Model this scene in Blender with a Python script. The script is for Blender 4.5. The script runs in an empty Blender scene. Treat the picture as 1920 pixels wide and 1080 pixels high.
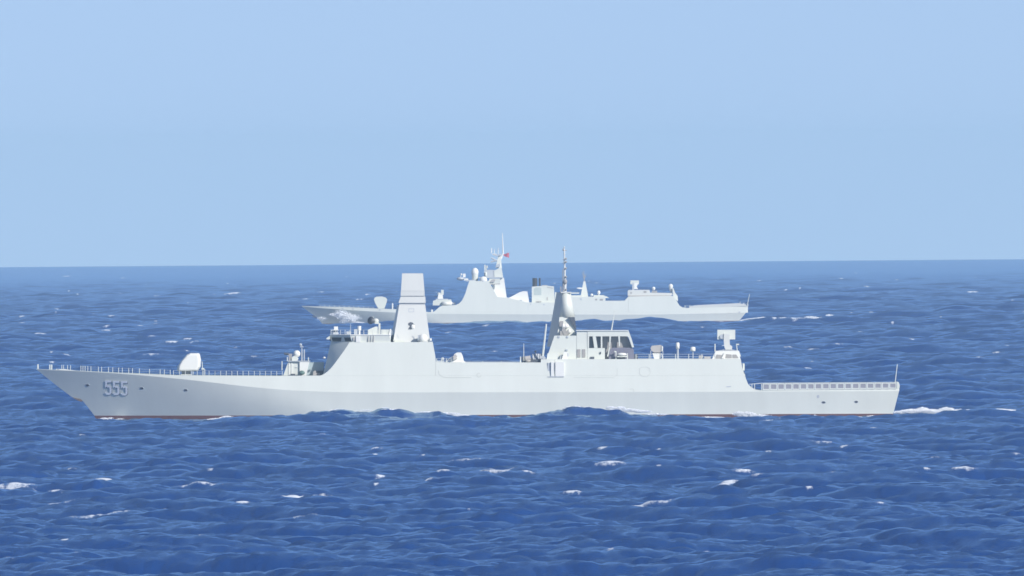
import bpy, math, random
import numpy as np
from mathutils import Vector, Matrix

# ------------------------------------------------------------------ camera, world, sun, exposure
sc = bpy.context.scene
F = 50000.0                      # focal length in photograph pixels (1920 wide)
S1, S2 = 8.98, 5.32              # photograph pixels per metre at the two ships
D1, D2 = F / S1, F / S2
ROLL = math.atan(15 / 1920)
lo, hi = 20.0, 400.0
for _ in range(60):              # camera height and curvature that put the horizon and both waterlines right
    k = (lo + hi) / 2
    h = (174.5 + (S1 ** -1 * -1 + S2 ** -1) * 0 + 0.0766 * k) / 3.66
    v = S1 * h + k / S1 - 2 * math.sqrt(h * k)
    if v > 288.5: lo = k
    else: hi = k
HC = h
RE = F * F / (2 * k)             # radius of the earth (with refraction)
DIP = math.sqrt(2 * HC / RE)
PITCH = DIP + 46.5 / F
camd = bpy.data.cameras.new('camera')
cam = bpy.data.objects.new('camera', camd); sc.collection.objects.link(cam)
camd.sensor_width = 36; camd.lens = F * 36 / 1920
camd.clip_start = 10; camd.clip_end = 200000
FW = Vector((0, math.cos(PITCH), -math.sin(PITCH)))
U0 = Vector((0, math.sin(PITCH), math.cos(PITCH))); R0 = Vector((1, 0, 0))
RT = R0 * math.cos(ROLL) - U0 * math.sin(ROLL)
UP = U0 * math.cos(ROLL) + R0 * math.sin(ROLL)
CAM = Vector((0, -D1, HC))
m = Matrix((RT, UP, -FW)).transposed().to_4x4(); m.translation = CAM
cam.matrix_world = m
sc.camera = cam

SUN_EL, SUN_AZ = math.radians(31), math.radians(46)   # azimuth measured from the camera side towards the right
sdir = Vector((math.sin(SUN_AZ) * math.cos(SUN_EL), -math.cos(SUN_AZ) * math.cos(SUN_EL), math.sin(SUN_EL)))
sl = bpy.data.lights.new('sun', 'SUN'); sl.energy = 5.0; sl.angle = math.radians(0.5); sl.color = (1.0, 0.95, 0.88)
so = bpy.data.objects.new('sun', sl); sc.collection.objects.link(so)
so.rotation_euler = sdir.to_track_quat('Z', 'Y').to_euler()

w = bpy.data.worlds.new('World'); sc.world = w; w.use_nodes = True
nt = w.node_tree; nt.nodes.clear()
out = nt.nodes.new('ShaderNodeOutputWorld'); bg = nt.nodes.new('ShaderNodeBackground')
sky = nt.nodes.new('ShaderNodeTexSky'); sky.sky_type = 'NISHITA'; sky.sun_disc = False
sky.sun_elevation = SUN_EL; sky.sun_rotation = math.atan2(sdir.x, sdir.y)
sky.air_density = 1.0; sky.dust_density = 0.1; sky.ozone_density = 2.0
tc = nt.nodes.new('ShaderNodeTexCoord'); mp = nt.nodes.new('ShaderNodeMapping')
mp.inputs['Location'].default_value = (0, 0, 0.16)
tint = nt.nodes.new('ShaderNodeMix'); tint.data_type = 'RGBA'; tint.blend_type = 'MULTIPLY'
tint.inputs[0].default_value = 1; tint.inputs[7].default_value = (1.035, 0.965, 1.03, 1)
nt.links.new(tc.outputs['Generated'], mp.inputs['Vector']); nt.links.new(mp.outputs[0], sky.inputs[0])
nt.links.new(sky.outputs[0], tint.inputs[6]); nt.links.new(tint.outputs[2], bg.inputs[0])
nt.links.new(bg.outputs[0], out.inputs[0]); bg.inputs[1].default_value = 0.118
sc.view_settings.view_transform = 'Standard'; sc.view_settings.look = 'None'
sc.view_settings.exposure = 0.15; sc.view_settings.gamma = 1.0
try:
    sc.cycles.pixel_filter_type = 'BLACKMAN_HARRIS'; sc.cycles.filter_width = 1.6
    sc.cycles.volume_bounces = 4
    sc.cycles.max_bounces = 6
except Exception: pass

# ------------------------------------------------------------------ picture -> place
def at(px, py, d):
    return CAM + d * (FW + RT * ((px - 960) / F) + UP * ((540 - py) / F))
def sea_z(x, y):
    return -((y + D1) ** 2 + x * x) / (2 * RE)
def on_sea(px, py):               # where the sight line through a pixel meets the calm sea
    d = FW + RT * ((px - 960) / F) + UP * ((540 - py) / F)
    hl = math.hypot(d.x, d.y); phi = -d.z / hl
    disc = phi * phi - 2 * HC / RE
    r = RE * (phi - math.sqrt(max(disc, 0)))
    return Vector((d.x / hl * r, -D1 + d.y / hl * r, 0))

# ------------------------------------------------------------------ materials
def mat(name):
    m = bpy.data.materials.new(name); m.use_nodes = True
    return m, m.node_tree, m.node_tree.nodes['Principled BSDF']
def paint(name, col, rough=0.5, var=0.06, scale=0.35, streak=True, metal=0.0):
    m, t, b = mat(name)
    tcn = t.nodes.new('ShaderNodeTexCoord'); mpn = t.nodes.new('ShaderNodeMapping')
    mpn.inputs['Scale'].default_value = (1, 1, 0.18 if streak else 1)
    n = t.nodes.new('ShaderNodeTexNoise'); n.inputs['Scale'].default_value = scale
    n.inputs['Detail'].default_value = 6; n.inputs['Roughness'].default_value = 0.6
    mx = t.nodes.new('ShaderNodeMix'); mx.data_type = 'RGBA'
    mx.inputs[6].default_value = (*[c * (1 - var) for c in col], 1)
    mx.inputs[7].default_value = (*[min(1, c * (1 + var)) for c in col], 1)
    t.links.new(tcn.outputs['Object'], mpn.inputs[0]); t.links.new(mpn.outputs[0], n.inputs['Vector'])
    t.links.new(n.outputs[0], mx.inputs[0]); t.links.new(mx.outputs[2], b.inputs['Base Color'])
    b.inputs['Roughness'].default_value = rough; b.inputs['Metallic'].default_value = metal
    return m

# ------------------------------------------------------------------ the sea
def fft_tile(N, L, V, wdir, lmin, lmax, seed, spread=2):
    rng = np.random.default_rng(seed)
    kx = np.fft.fftfreq(N, L / N) * 2 * np.pi
    KX, KY = np.meshgrid(kx, kx, indexing='xy')
    K = np.hypot(KX, KY); K[0, 0] = 1
    ct = (KX * math.cos(wdir) + KY * math.sin(wdir)) / K
    Lp = V * V / 9.81
    P = np.exp(-1 / (K * Lp) ** 2) / K ** 4 * (0.12 + np.abs(ct) ** spread) * np.where(ct < 0, 0.25, 1)
    P *= 1 / (1 + np.exp(-(2 * np.pi / K - lmin) / (0.15 * lmin)))
    P *= 1 / (1 + np.exp(np.clip((2 * np.pi / K - lmax) / (0.15 * lmax), -50, 50)))
    P[0, 0] = 0
    H = (rng.standard_normal((N, N)) + 1j * rng.standard_normal((N, N))) * np.sqrt(P)
    hh = np.fft.ifft2(H).real; s = hh.std()
    dx = np.fft.ifft2(-1j * KX / K * H).real / s; dy = np.fft.ifft2(-1j * KY / K * H).real / s
    return hh / s, dx, dy
def samp(T, L, x, y):
    N = T.shape[0]
    u = (x / L * N) % N; v = (y / L * N) % N
    i = np.floor(u).astype(np.int32); j = np.floor(v).astype(np.int32)
    fu = (u - i).astype(np.float32); fv = (v - j).astype(np.float32)
    i %= N; j %= N; i1 = (i + 1) % N; j1 = (j + 1) % N
    return (T[j, i] * (1 - fu) + T[j, i1] * fu) * (1 - fv) + (T[j1, i] * (1 - fu) + T[j1, i1] * fu) * fv

# (px, py, half-width px, half-height px, strength) : foam seen on single waves
FOAM = [(445,553,22,3,1.1),(132,517,9,1.5,.9),(236,521,5,1.5,.9),(90,634,13,2.5,1),(60,617,11,2,1),(186,624,13,2.5,.9),
 (312,655,14,3,1.1),(300,674,30,3.4,.85),(540,939,92,6,1.0),(915,894,70,4,.9),(1145,895,34,4,.85),(1010,903,60,2,.8),
 (1360,918,18,5,1.0),(1405,903,22,4,.8),(1195,968,45,4,.85),(955,977,16,5,.95),(565,1056,32,7,.9),(180,917,22,4,1),
 (165,980,110,3,.8),(25,930,45,5,.75),(1055,937,18,3,1),(1825,553,12,3,1),(718,905,9,4,1.1),(692,921,5,3,1.1),
 (1120,856,12,2,.9),(1345,1040,45,3,.7),(1790,902,26,2.5,.85),(1755,903,8,2,.9),(1510,940,7,3,.9),(1300,955,8,2,.8),
 (1900,965,22,4,.75),(108,1024,8,3,.85),(520,1000,6,2,.8),(440,966,16,3,.8),(1760,595,16,4,.8),(1875,598,40,2.5,.8),
 (1420,529,6,3,.9),(1575,524,5,2,.9),(1632,541,9,3,.8),(594,550,9,1.5,.9),(580,566,7,1.5,.8),(695,554,6,2.5,1),
 (676,565,14,2,.7),(1085,600,20,3,.7),(1470,550,5,2,.9),(300,560,6,2,.8),(210,600,9,2,.8),(330,589,14,2,.7),(100,708,14,2,.9),
 (1630,653,9,3,.7),(1530,662,14,3,.6),(1640,730,12,3,.7),(1510,700,14,3,.8),(1750,770,6,2,.6),(1240,850,8,2,.6),(1560,850,26,3,.6),
 (1262,900,5,1.5,.9),(1400,955,10,2,.9),(1125,1056,7,2,.9),(1460,862,6,2,.6),(395,905,8,2,.7),(428,789,22,4,1.1),(455,790,25,2,.9),(1405,782,26,4,1.1),(1270,787,24,3,.9),(1340,785,40,2,.8),(1525,786,40,2,.9),(845,778,40,3,1.0),(205,787,14,3,1.0),(1610,786,22,2,.7),(260,745,7,2,.5)]
# deliberate swells: (px crest, rise px, half-width px, metres in front of ship 1)
SWELL = [(585,12,45,-43),(645,20,60,-44),(735,24,60,-42),(820,14,50,-41),(1030,11,50,-44),(1090,25,55,-43),(1155,17,45,-41),(1210,6,40,-40),(1770,4,70,-20),(1850,4,50,-20),(428,4.5,24,-60),(1404,4,26,-60)]

SEA = {}
def sea_height(x, y):               # height of the built sea under a point
    g = SEA['g']; dd = math.hypot(y + D1, x); aa = math.atan2(x, y + D1)
    i = min(int(np.searchsorted(g[0], dd)), len(g[0]) - 1); j = min(int(np.searchsorted(g[1], aa)), len(g[1]) - 1)
    return float(g[2][i, j])
def build_sea():
    # rows (distance from the camera) and columns (bearing)
    near = np.geomspace(60, 3150, 90)[:-1]
    fine = [3150.0]; q = 0.00045
    while fine[-1] < 27500: fine.append(fine[-1] * (1 + q * (1 + 1.4 * max(0, min(1, (fine[-1] - 9000) / 12000)))))
    far = np.geomspace(27600, 40000, 20)
    r = np.concatenate([near, np.array(fine), far])
    a_f = np.linspace(-0.0245, 0.0245, 1250)
    a_s = np.concatenate([0.0245 + np.cumsum(np.linspace(0.00006, 0.0006, 230)), 0.1010 * np.geomspace(1.03, 6.5, 40)])
    a = np.concatenate([-a_s[::-1], a_f, a_s])
    nr, na = len(r), len(a)
    Rr, A = np.meshgrid(r, a, indexing='ij')
    X = (Rr * np.sin(A)).ravel(); Y = (Rr * np.cos(A) - D1).ravel()
    rr = Rr.ravel()
    spacing = np.maximum(np.gradient(r)[:, None] * np.ones(na), r[:, None] * np.gradient(a)[None, :]).ravel()
    X32, Y32 = X, Y
    big = fft_tile(1024, 512.0, 10.0, math.radians(238), 3.5, 120.0, 3, 3)
    big2 = fft_tile(1024, 389.0, 10.0, math.radians(225), 3.5, 120.0, 5, 3)
    mid = fft_tile(512, 97.0, 9.5, math.radians(225), 1.1, 5.5, 7, 2)
    sml = fft_tile(256, 23.0, 9.5, math.radians(215), 0.35, 1.7, 11)
    def rot(x, y, d):
        c, s = math.cos(math.radians(d)), math.sin(math.radians(d)); return x * c + y * s, -x * s + y * c
    # calmer water close round each ship
    calm = np.ones(len(X), np.float32)
    c1 = at(876, 783, D1); c2 = at(985, 607, D2)
    for c, L_, W_ in ((c1, 100, 85), (c2, 90, 70), (at(1510, 603, D2), 30, 70), (at(1775, 772, D1), 16, 85)):
        dx_ = np.clip((np.abs(X - c.x) - L_) / 25, 0, 1); dy_ = np.clip((np.abs(Y - c.y + 8) - W_) / 60, 0, 1)
        calm = np.minimum(calm, 0.2 + 0.8 * np.maximum(dx_, dy_))
    AB, AM, AS = 0.62, 0.14, 0.028
    fb = np.clip(1.6 - spacing / 9, 0, 1).astype(np.float32) * calm
    fm = np.clip(1.7 - spacing / 3.2, 0, 1).astype(np.float32) * (1.3 - 0.3 * calm)
    fs = np.clip(1.5 - spacing / 1.6, 0, 1).astype(np.float32) * (0.8 + 0.2 * calm)
    Z = np.zeros(len(X)); DX = np.zeros(len(X)); DY = np.zeros(len(X))
    for T, L_, amp, f, ang, lam in ((big, 512.0, AB, fb, 0, 1.2), (big2, 389.0, AB, fb, 29, 1.2), (mid, 97.0, AM, fm, 17, 1.1), (sml, 23.0, AS, fs, -23, 0.9)):
        x, y = rot(X, Y, ang)
        Z += samp(T[0], L_, x, y) * amp * f
        ddx = samp(T[1], L_, x, y) * amp * f * lam; ddy = samp(T[2], L_, x, y) * amp * f * lam
        c, s = math.cos(math.radians(ang)), math.sin(math.radians(ang))
        DX += ddx * c - ddy * s; DY += ddx * s + ddy * c
    # folding of the surface (whitecaps) from the long waves, kept in the tile
    def jac(T, L_, amp, lam):
        N = T[1].shape[0]; st = L_ / N
        g = lambda M, ax: (np.roll(M, -1, ax) - np.roll(M, 1, ax)) / (2 * st) * amp * lam
        return (1 + g(T[1], 1)) * (1 + g(T[2], 0)) - g(T[1], 0) * g(T[2], 1)
    Jb = jac(big, 512.0, AB, 1.2); Jc = jac(big2, 389.0, AB, 1.2); x3, y3 = rot(X, Y, 29); Jm = jac(mid, 97.0, AM, 1.1)
    x2, y2 = rot(X, Y, 17)
    J = samp(Jb, 512.0, X, Y) + samp(Jc, 389.0, x3, y3) - 1 + 0.55 * (samp(Jm, 97.0, x2, y2) - 1)
    hb = (samp(big[0], 512.0, X, Y) + samp(big2[0], 389.0, x3, y3)) * .7
    t1, t2 = np.percentile(J[::37], [0.5, 4.5])
    foam = np.clip((t2 - J) / (t2 - t1), 0, 1) ** 1.3 * np.clip(hb * 0.9 + 0.25, 0, 1)
    foam *= np.clip((spacing < 14), 0, 1)
    # patches of foam on single waves
    for px, py, hw, rise in ((180,918,34,1.5),(480,945,90,.8),(1650-600,937,40,.8),(930,985,50,1.2),(560,1050,60,1.2),(800,900,60,.6),(1230,968,60,.9),(900,1065,90,1.0),
                             (1290,930,60,.8),(1900,960,50,1.2),(420,870,60,.6),(1500,870,50,.7),(1740,1000,90,.9),(1370,1040,60,.9),(300,1040,80,1.0),(60,1060,60,.9),(1620,940,50,.6),(660,990,70,.7)):
        p = on_sea(px, py + 10); wx = hw * (p.y + D1) / F
        sel = (np.abs(X - p.x) < wx * 3) & (np.abs(Y - p.y) < 26)
        e = np.exp(-((X[sel] - p.x) / wx) ** 2) / np.cosh((Y[sel] - p.y) / 3.4) ** 1.4 * (0.8 + 0.5 * samp(mid[0], 97.0, X[sel] * 0.9, Y[sel]) * 0.3)
        Z[sel] += e * rise
    rng = random.Random(21); patches = list(FOAM)
    for _ in range(230):
        py = 503 + 190 * rng.random() ** 1.15; px = rng.uniform(-60, 1980)
        s_ = 0.45 + (py - 500) / 200
        patches.append((px, py, s_ * rng.uniform(2, 9), s_ * rng.uniform(.4, 1.0), rng.uniform(.55, .95)))
    for _ in range(55):
        py = rng.uniform(800, 1075); px = rng.uniform(-60, 1980)
        patches.append((px, py, rng.choice((5, 8, 14, 22, 40)) * rng.uniform(.7, 1.3), rng.uniform(.5, 1.4), rng.uniform(.55, .9)))
    Xg, Yg, Zg, Fg = X.reshape(nr, na), Y.reshape(nr, na), Z.reshape(nr, na), foam.reshape(nr, na)
    for px, py, hw, hh, st in patches:
        p = on_sea(px, py); pt = on_sea(px, py - hh); pb = on_sea(px, py + hh)
        wy = abs(pt.y - pb.y) / 2 * 0.42 + 1.0; dist = p.y + D1; wx = hw * dist / F
        def block_(cx, cy, ex, ey):
            dd = math.hypot(cy + D1, cx); aa = math.atan2(cx, cy + D1)
            r0, r1 = np.searchsorted(r, (dd - ey, dd + ey)); c0, c1_ = np.searchsorted(a, (aa - ex / dd, aa + ex / dd))
            return slice(r0, max(r1, r0 + 1)), slice(c0, max(c1_, c0 + 1))
        b_ = block_(p.x, p.y, wx * .6 + 1, 16 + wy)
        zz = Zg[b_]
        if zz.size:
            q = np.unravel_index(np.argmax(zz), zz.shape); cy = float(Yg[b_][q]) - 1.0
            cx = float(Xg[b_][q]) if wx < 4 else p.x
        else: cx, cy = p.x, p.y
        b_ = block_(cx, cy, wx * 2.4, wy * 2.6 + 3)
        sk = rng.uniform(-.5, .5) * wy / max(wx, 1)
        e = np.exp(-((Xg[b_] - cx) / wx) ** 2 * 1.2 - ((Yg[b_] - cy - sk * (Xg[b_] - cx)) / wy) ** 2 * 1.2)
        if e.size and hh < 5:
            cm = Zg[b_].max(axis=0, keepdims=True); wd = (0.16 + 0.09 * hh) * (1.8 if hh >= 5.5 else 1)
            e = e * np.exp(-((cm - Zg[b_]) / wd) ** 2)
        Fg[b_] = np.maximum(Fg[b_], e * st * 1.25)
    for px, rise, hw, y0 in SWELL:
        x0 = at(px, 783, D1).x
        e = np.exp(-((X - x0) / (hw / S1)) ** 2 * 1.6 - ((Y - y0 - 1.5 * np.sin(X / 7)) / 4.5) ** 2)
        Z += e * rise / S1 * 0.9
    for px, rise, hw in ((1560, -6.5, 190), (180, -1.5, 100), (1350, -8, 110)):
        x0 = at(px, 783, D1).x
        e = np.exp(-((X - x0) / (hw / S1)) ** 2 * 1.2 - ((Y + 40) / 110) ** 2)
        Z += e * rise / S1
    # ship 2 is half hidden by swells running past it
    for px, rise, hw in ((780,3,60),(905,6,70),(960,4,40),(1040,3,60),(1105,-4,60),(1215,6,50),(1170,3,50),(1425,7,45),(1485,7,45),(1545,7,45),(1600,7,30)):
        x0 = at(px, 607, D2).x
        e = np.exp(-((X - x0) / (hw / S2)) ** 2 * 1.6 - ((Y - (c2.y - 24)) / 9) ** 2)
        Z += e * rise / S2
    XX = X + DX; YY = Y + DY
    Z += -(YY + D1) ** 2 / (2 * RE) - XX ** 2 / (2 * RE)
    SEA['g'] = (r, a, Z.reshape(nr, na))
    co = np.empty((len(X), 3), np.float32); co[:, 0] = XX; co[:, 1] = YY; co[:, 2] = Z
    me = bpy.data.meshes.new('sea')
    me.vertices.add(len(X)); me.vertices.foreach_set('co', co.ravel())
    i = np.arange(nr - 1)[:, None] * na + np.arange(na - 1)[None, :]
    quads = np.stack([i, i + 1, i + 1 + na, i + na], -1).reshape(-1, 4).astype(np.int32)
    me.loops.add(quads.size); me.loops.foreach_set('vertex_index', quads.ravel())
    me.polygons.add(len(quads)); me.polygons.foreach_set('loop_start', np.arange(0, quads.size, 4, dtype=np.int32))
    me.update(calc_edges=True)
    me.polygons.foreach_set('use_smooth', np.ones(len(quads), bool))
    cs = np.clip((spacing - 2.5) / 6, 0, 1) * np.clip(30000 / (rr + 1) - 0.4, 0, 1)
    cs *= np.clip(np.maximum((np.abs(A.ravel()) - 0.06) / 0.04, (3300 - rr) / 150), 0, 1)
    ac_ = me.attributes.new('coarse', 'FLOAT', 'POINT'); ac_.data.foreach_set('value', cs.astype(np.float32))
    at_ = me.attributes.new('foam', 'FLOAT', 'POINT'); at_.data.foreach_set('value', foam.astype(np.float32))
    o = bpy.data.objects.new('sea', me); sc.collection.objects.link(o); o['kind'] = 'structure'
    # water
    mm, t, b = mat('sea_water')
    b.inputs['Roughness'].default_value = 0.17; b.inputs['IOR'].default_value = 1.30; b.inputs['Specular Tint'].default_value = (0.80, 0.92, 1, 1)
    L = t.links.new
    tcn = t.nodes.new('ShaderNodeTexCoord')
    n1 = t.nodes.new('ShaderNodeTexNoise'); n1.inputs['Scale'].default_value = 0.012; n1.inputs['Detail'].default_value = 4
    cr = t.nodes.new('ShaderNodeMix'); cr.data_type = 'RGBA'
    cr.inputs[6].default_value = (*WATER_A, 1); cr.inputs[7].default_value = (*WATER_B, 1)
    L(tcn.outputs['Object'], n1.inputs['Vector']); L(n1.outputs[0], cr.inputs[0])
    av = t.nodes.new('ShaderNodeAttribute'); av.attribute_name = 'foam'
    mpn = t.nodes.new('ShaderNodeMapping'); mpn.inputs['Scale'].default_value = (0.95, 0.15, 1.0)
    L(tcn.outputs['Object'], mpn.inputs[0])
    n2 = t.nodes.new('ShaderNodeTexNoise'); n2.inputs['Scale'].default_value = 0.9; n2.inputs['Detail'].default_value = 7
    n2.inputs['Roughness'].default_value = 0.72; L(mpn.outputs[0], n2.inputs['Vector'])
    add = t.nodes.new('ShaderNodeMath'); add.operation = 'MULTIPLY_ADD'; add.inputs[1].default_value = 3.0; add.inputs[2].default_value = -1.5
    L(n2.outputs[0], add.inputs[0])
    s2 = t.nodes.new('ShaderNodeMath'); s2.operation = 'ADD'; L(add.outputs[0], s2.inputs[0]); L(av.outputs['Fac'], s2.inputs[1])
    mr = t.nodes.new('ShaderNodeMapRange'); mr.interpolation_type = 'SMOOTHSTEP'
    mr.inputs['From Min'].default_value = 0.30; mr.inputs['From Max'].default_value = 1.15
    mr.inputs['To Max'].default_value = 0.85
    L(s2.outputs[0], mr.inputs['Value'])
    gate = t.nodes.new('ShaderNodeMath'); gate.operation = 'MULTIPLY'
    g2 = t.nodes.new('ShaderNodeMapRange'); g2.inputs['From Min'].default_value = 0.12; g2.inputs['From Max'].default_value = 0.4
    L(av.outputs['Fac'], g2.inputs['Value']); L(mr.outputs[0], gate.inputs[0]); L(g2.outputs[0], gate.inputs[1])
    fo = t.nodes.new('ShaderNodeBsdfDiffuse'); fo.inputs[0].default_value = (0.82, 0.86, 0.90, 1)
    ms = t.nodes.new('ShaderNodeMixShader'); L(gate.outputs[0], ms.inputs[0]); L(b.outputs[0], ms.inputs[1]); L(fo.outputs[0], ms.inputs[2])
    L(cr.outputs[2], b.inputs['Base Color'])
    # ripples too small for the mesh
    n3 = t.nodes.new('ShaderNodeTexNoise'); n3.inputs['Scale'].default_value = 2.6; n3.inputs['Detail'].default_value = 4
    L(tcn.outputs['Object'], n3.inputs['Vector'])
    bp = t.nodes.new('ShaderNodeBump'); bp.inputs['Strength'].default_value = 0.5; bp.inputs['Distance'].default_value = 0.12
    # where the mesh is too coarse for the waves, a bump carries them
    n4 = t.nodes.new('ShaderNodeTexNoise'); n4.inputs['Scale'].default_value = 0.16; n4.inputs['Detail'].default_value = 6
    n4.inputs['Roughness'].default_value = 0.55
    m4 = t.nodes.new('ShaderNodeMapping'); m4.inputs['Scale'].default_value = (0.6, 1, 1); m4.inputs['Rotation'].default_value = (0, 0, 0.5)
    L(tcn.outputs['Object'], m4.inputs[0]); L(m4.outputs[0], n4.inputs['Vector'])
    ac = t.nodes.new('ShaderNodeAttribute'); ac.attribute_name = 'coarse'
    mu = t.nodes.new('ShaderNodeMath'); mu.operation = 'MULTIPLY'; L(n4.outputs[0], mu.inputs[0]); L(ac.outputs['Fac'], mu.inputs[1])
    b4 = t.nodes.new('ShaderNodeBump'); b4.inputs['Strength'].default_value = 1.0; b4.inputs['Distance'].default_value = 2.2
    L(mu.outputs[0], b4.inputs['Height']); L(b4.outputs[0], bp.inputs['Normal'])
    L(n3.outputs[0], bp.inputs['Height']); L(bp.outputs[0], b.inputs['Normal'])
    outn = [x for x in t.nodes if x.type == 'OUTPUT_MATERIAL'][0]; L(ms.outputs[0], outn.inputs[0])
    df = t.nodes.new('ShaderNodeBsdfDiffuse'); gl = t.nodes.new('ShaderNodeBsdfGlossy'); fr = t.nodes.new('ShaderNodeFresnel')
    gl.inputs['Color'].default_value = (0.54, 0.74, 0.95, 1); gl.inputs['Roughness'].default_value = 0.13; fr.inputs['IOR'].default_value = 1.31
    mw = t.nodes.new('ShaderNodeMixShader'); L(fr.outputs[0], mw.inputs[0]); L(df.outputs[0], mw.inputs[1]); L(gl.outputs[0], mw.inputs[2])
    L(cr.outputs[2], df.inputs['Color'])
    for nd in (df, gl, fr): L(bp.outputs[0], nd.inputs['Normal'])
    L(mw.outputs[0], ms.inputs[1])
    me.materials.append(mm)
WATER_A, WATER_B = (0.004, 0.033, 0.14), (0.008, 0.055, 0.235)
build_sea()

# ------------------------------------------------------------------ haze
def build_haze():
    me = bpy.data.meshes.new('haze')
    x0, x1, y0, y1 = -34000, 34000, -D1 - 300, 36000
    z0, z1 = -(42000 ** 2) / (2 * RE) * 1.0 - 3, HC + 40
    v = [(x, y, z) for z in (z0, z1) for y in (y0, y1) for x in (x0, x1)]
    f = [(0, 2, 3, 1), (4, 5, 7, 6), (0, 1, 5, 4), (2, 6, 7, 3), (0, 4, 6, 2), (1, 3, 7, 5)]
    me.from_pydata(v, [], f)
    o = bpy.data.objects.new('haze', me); sc.collection.objects.link(o); o['kind'] = 'stuff'
    o['label'] = 'thin pale blue sea haze that fades the far water'; o['category'] = 'haze'
    mm = bpy.data.materials.new('haze_air'); mm.use_nodes = True; t = mm.node_tree; t.nodes.clear()
    ou = t.nodes.new('ShaderNodeOutputMaterial'); pv = t.nodes.new('ShaderNodeVolumePrincipled')
    pv.inputs['Color'].default_value = (*HAZE_COL, 1); pv.inputs['Density'].default_value = HAZE_D
    pv.inputs['Anisotropy'].default_value = 0.0
    t.links.new(pv.outputs[0], ou.inputs['Volume']); me.materials.append(mm)
HAZE_COL, HAZE_D = (0.63, 0.875, 1.0), 2.4e-5
build_haze()
PAINT_COL = (0.605, 0.627, 0.572)
# ------------------------------------------------------------------ mesh helper
def srgb(r, g, b):
    f = lambda c: (c / 255 / 12.92) if c / 255 <= 0.04045 else ((c / 255 + 0.055) / 1.055) ** 2.4
    return (f(r), f(g), f(b))
PAINT = paint('navy_grey_paint', PAINT_COL, 0.42, 0.075, 0.25)
PAINTW = paint('white_paint', (0.72, 0.72, 0.68), 0.4, 0.03, 0.4)
MASTP = paint('mast_grey_paint', (0.56, 0.57, 0.545), 0.5, 0.06, 0.3)
GROOVE = paint('groove_grey_paint', (0.50, 0.51, 0.51), 0.6, 0.04, 0.3)
PAINTG = paint('mid_grey_paint', (0.42, 0.45, 0.48), 0.5, 0.08, 0.5)
BEIGE = paint('weathered_canvas', (0.40, 0.38, 0.36), 0.8, 0.1, 0.8, False)
LOUV = paint('louvre_metal', (0.30, 0.29, 0.28), 0.6, 0.15, 1.5, False)
DARK = paint('dark_equipment', (0.07, 0.08, 0.10), 0.5, 0.2, 1.0, False)
RED = paint('antifouling_red', (0.12, 0.045, 0.045), 0.6, 0.2, 0.3, False)
DECK = paint('deck_coating', (0.16, 0.20, 0.20), 0.8, 0.1, 0.4, False)
BLACK = paint('soot_black', (0.03, 0.03, 0.035), 0.6, 0.3, 1.0, False)
FLAGR = paint('flag_cloth', (0.42, 0.09, 0.13), 0.8, 0.1, 1.0, False)
NET = paint('net_mesh', (0.25, 0.25, 0.29), 0.9, 0.2, 3.0, False)
NUMW = paint('number_white', (0.84, 0.84, 0.83), 0.5, 0.05, 1.0, False)
NUMS = paint('number_shadow', (0.22, 0.24, 0.26), 0.6, 0.05, 1.0, False)
GREEN = paint('green_equipment', (0.10, 0.17, 0.15), 0.7, 0.2, 1.0, False)
WIN = mat('window_glass')[0]
_b = WIN.node_tree.nodes['Principled BSDF']; _b.inputs['Base Color'].default_value = (0.012, 0.02, 0.04, 1); _b.inputs['Roughness'].default_value = 0.12
FOAMM = paint('sea_foam', (0.86, 0.88, 0.90), 0.9, 0.04, 0.8, False)

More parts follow.
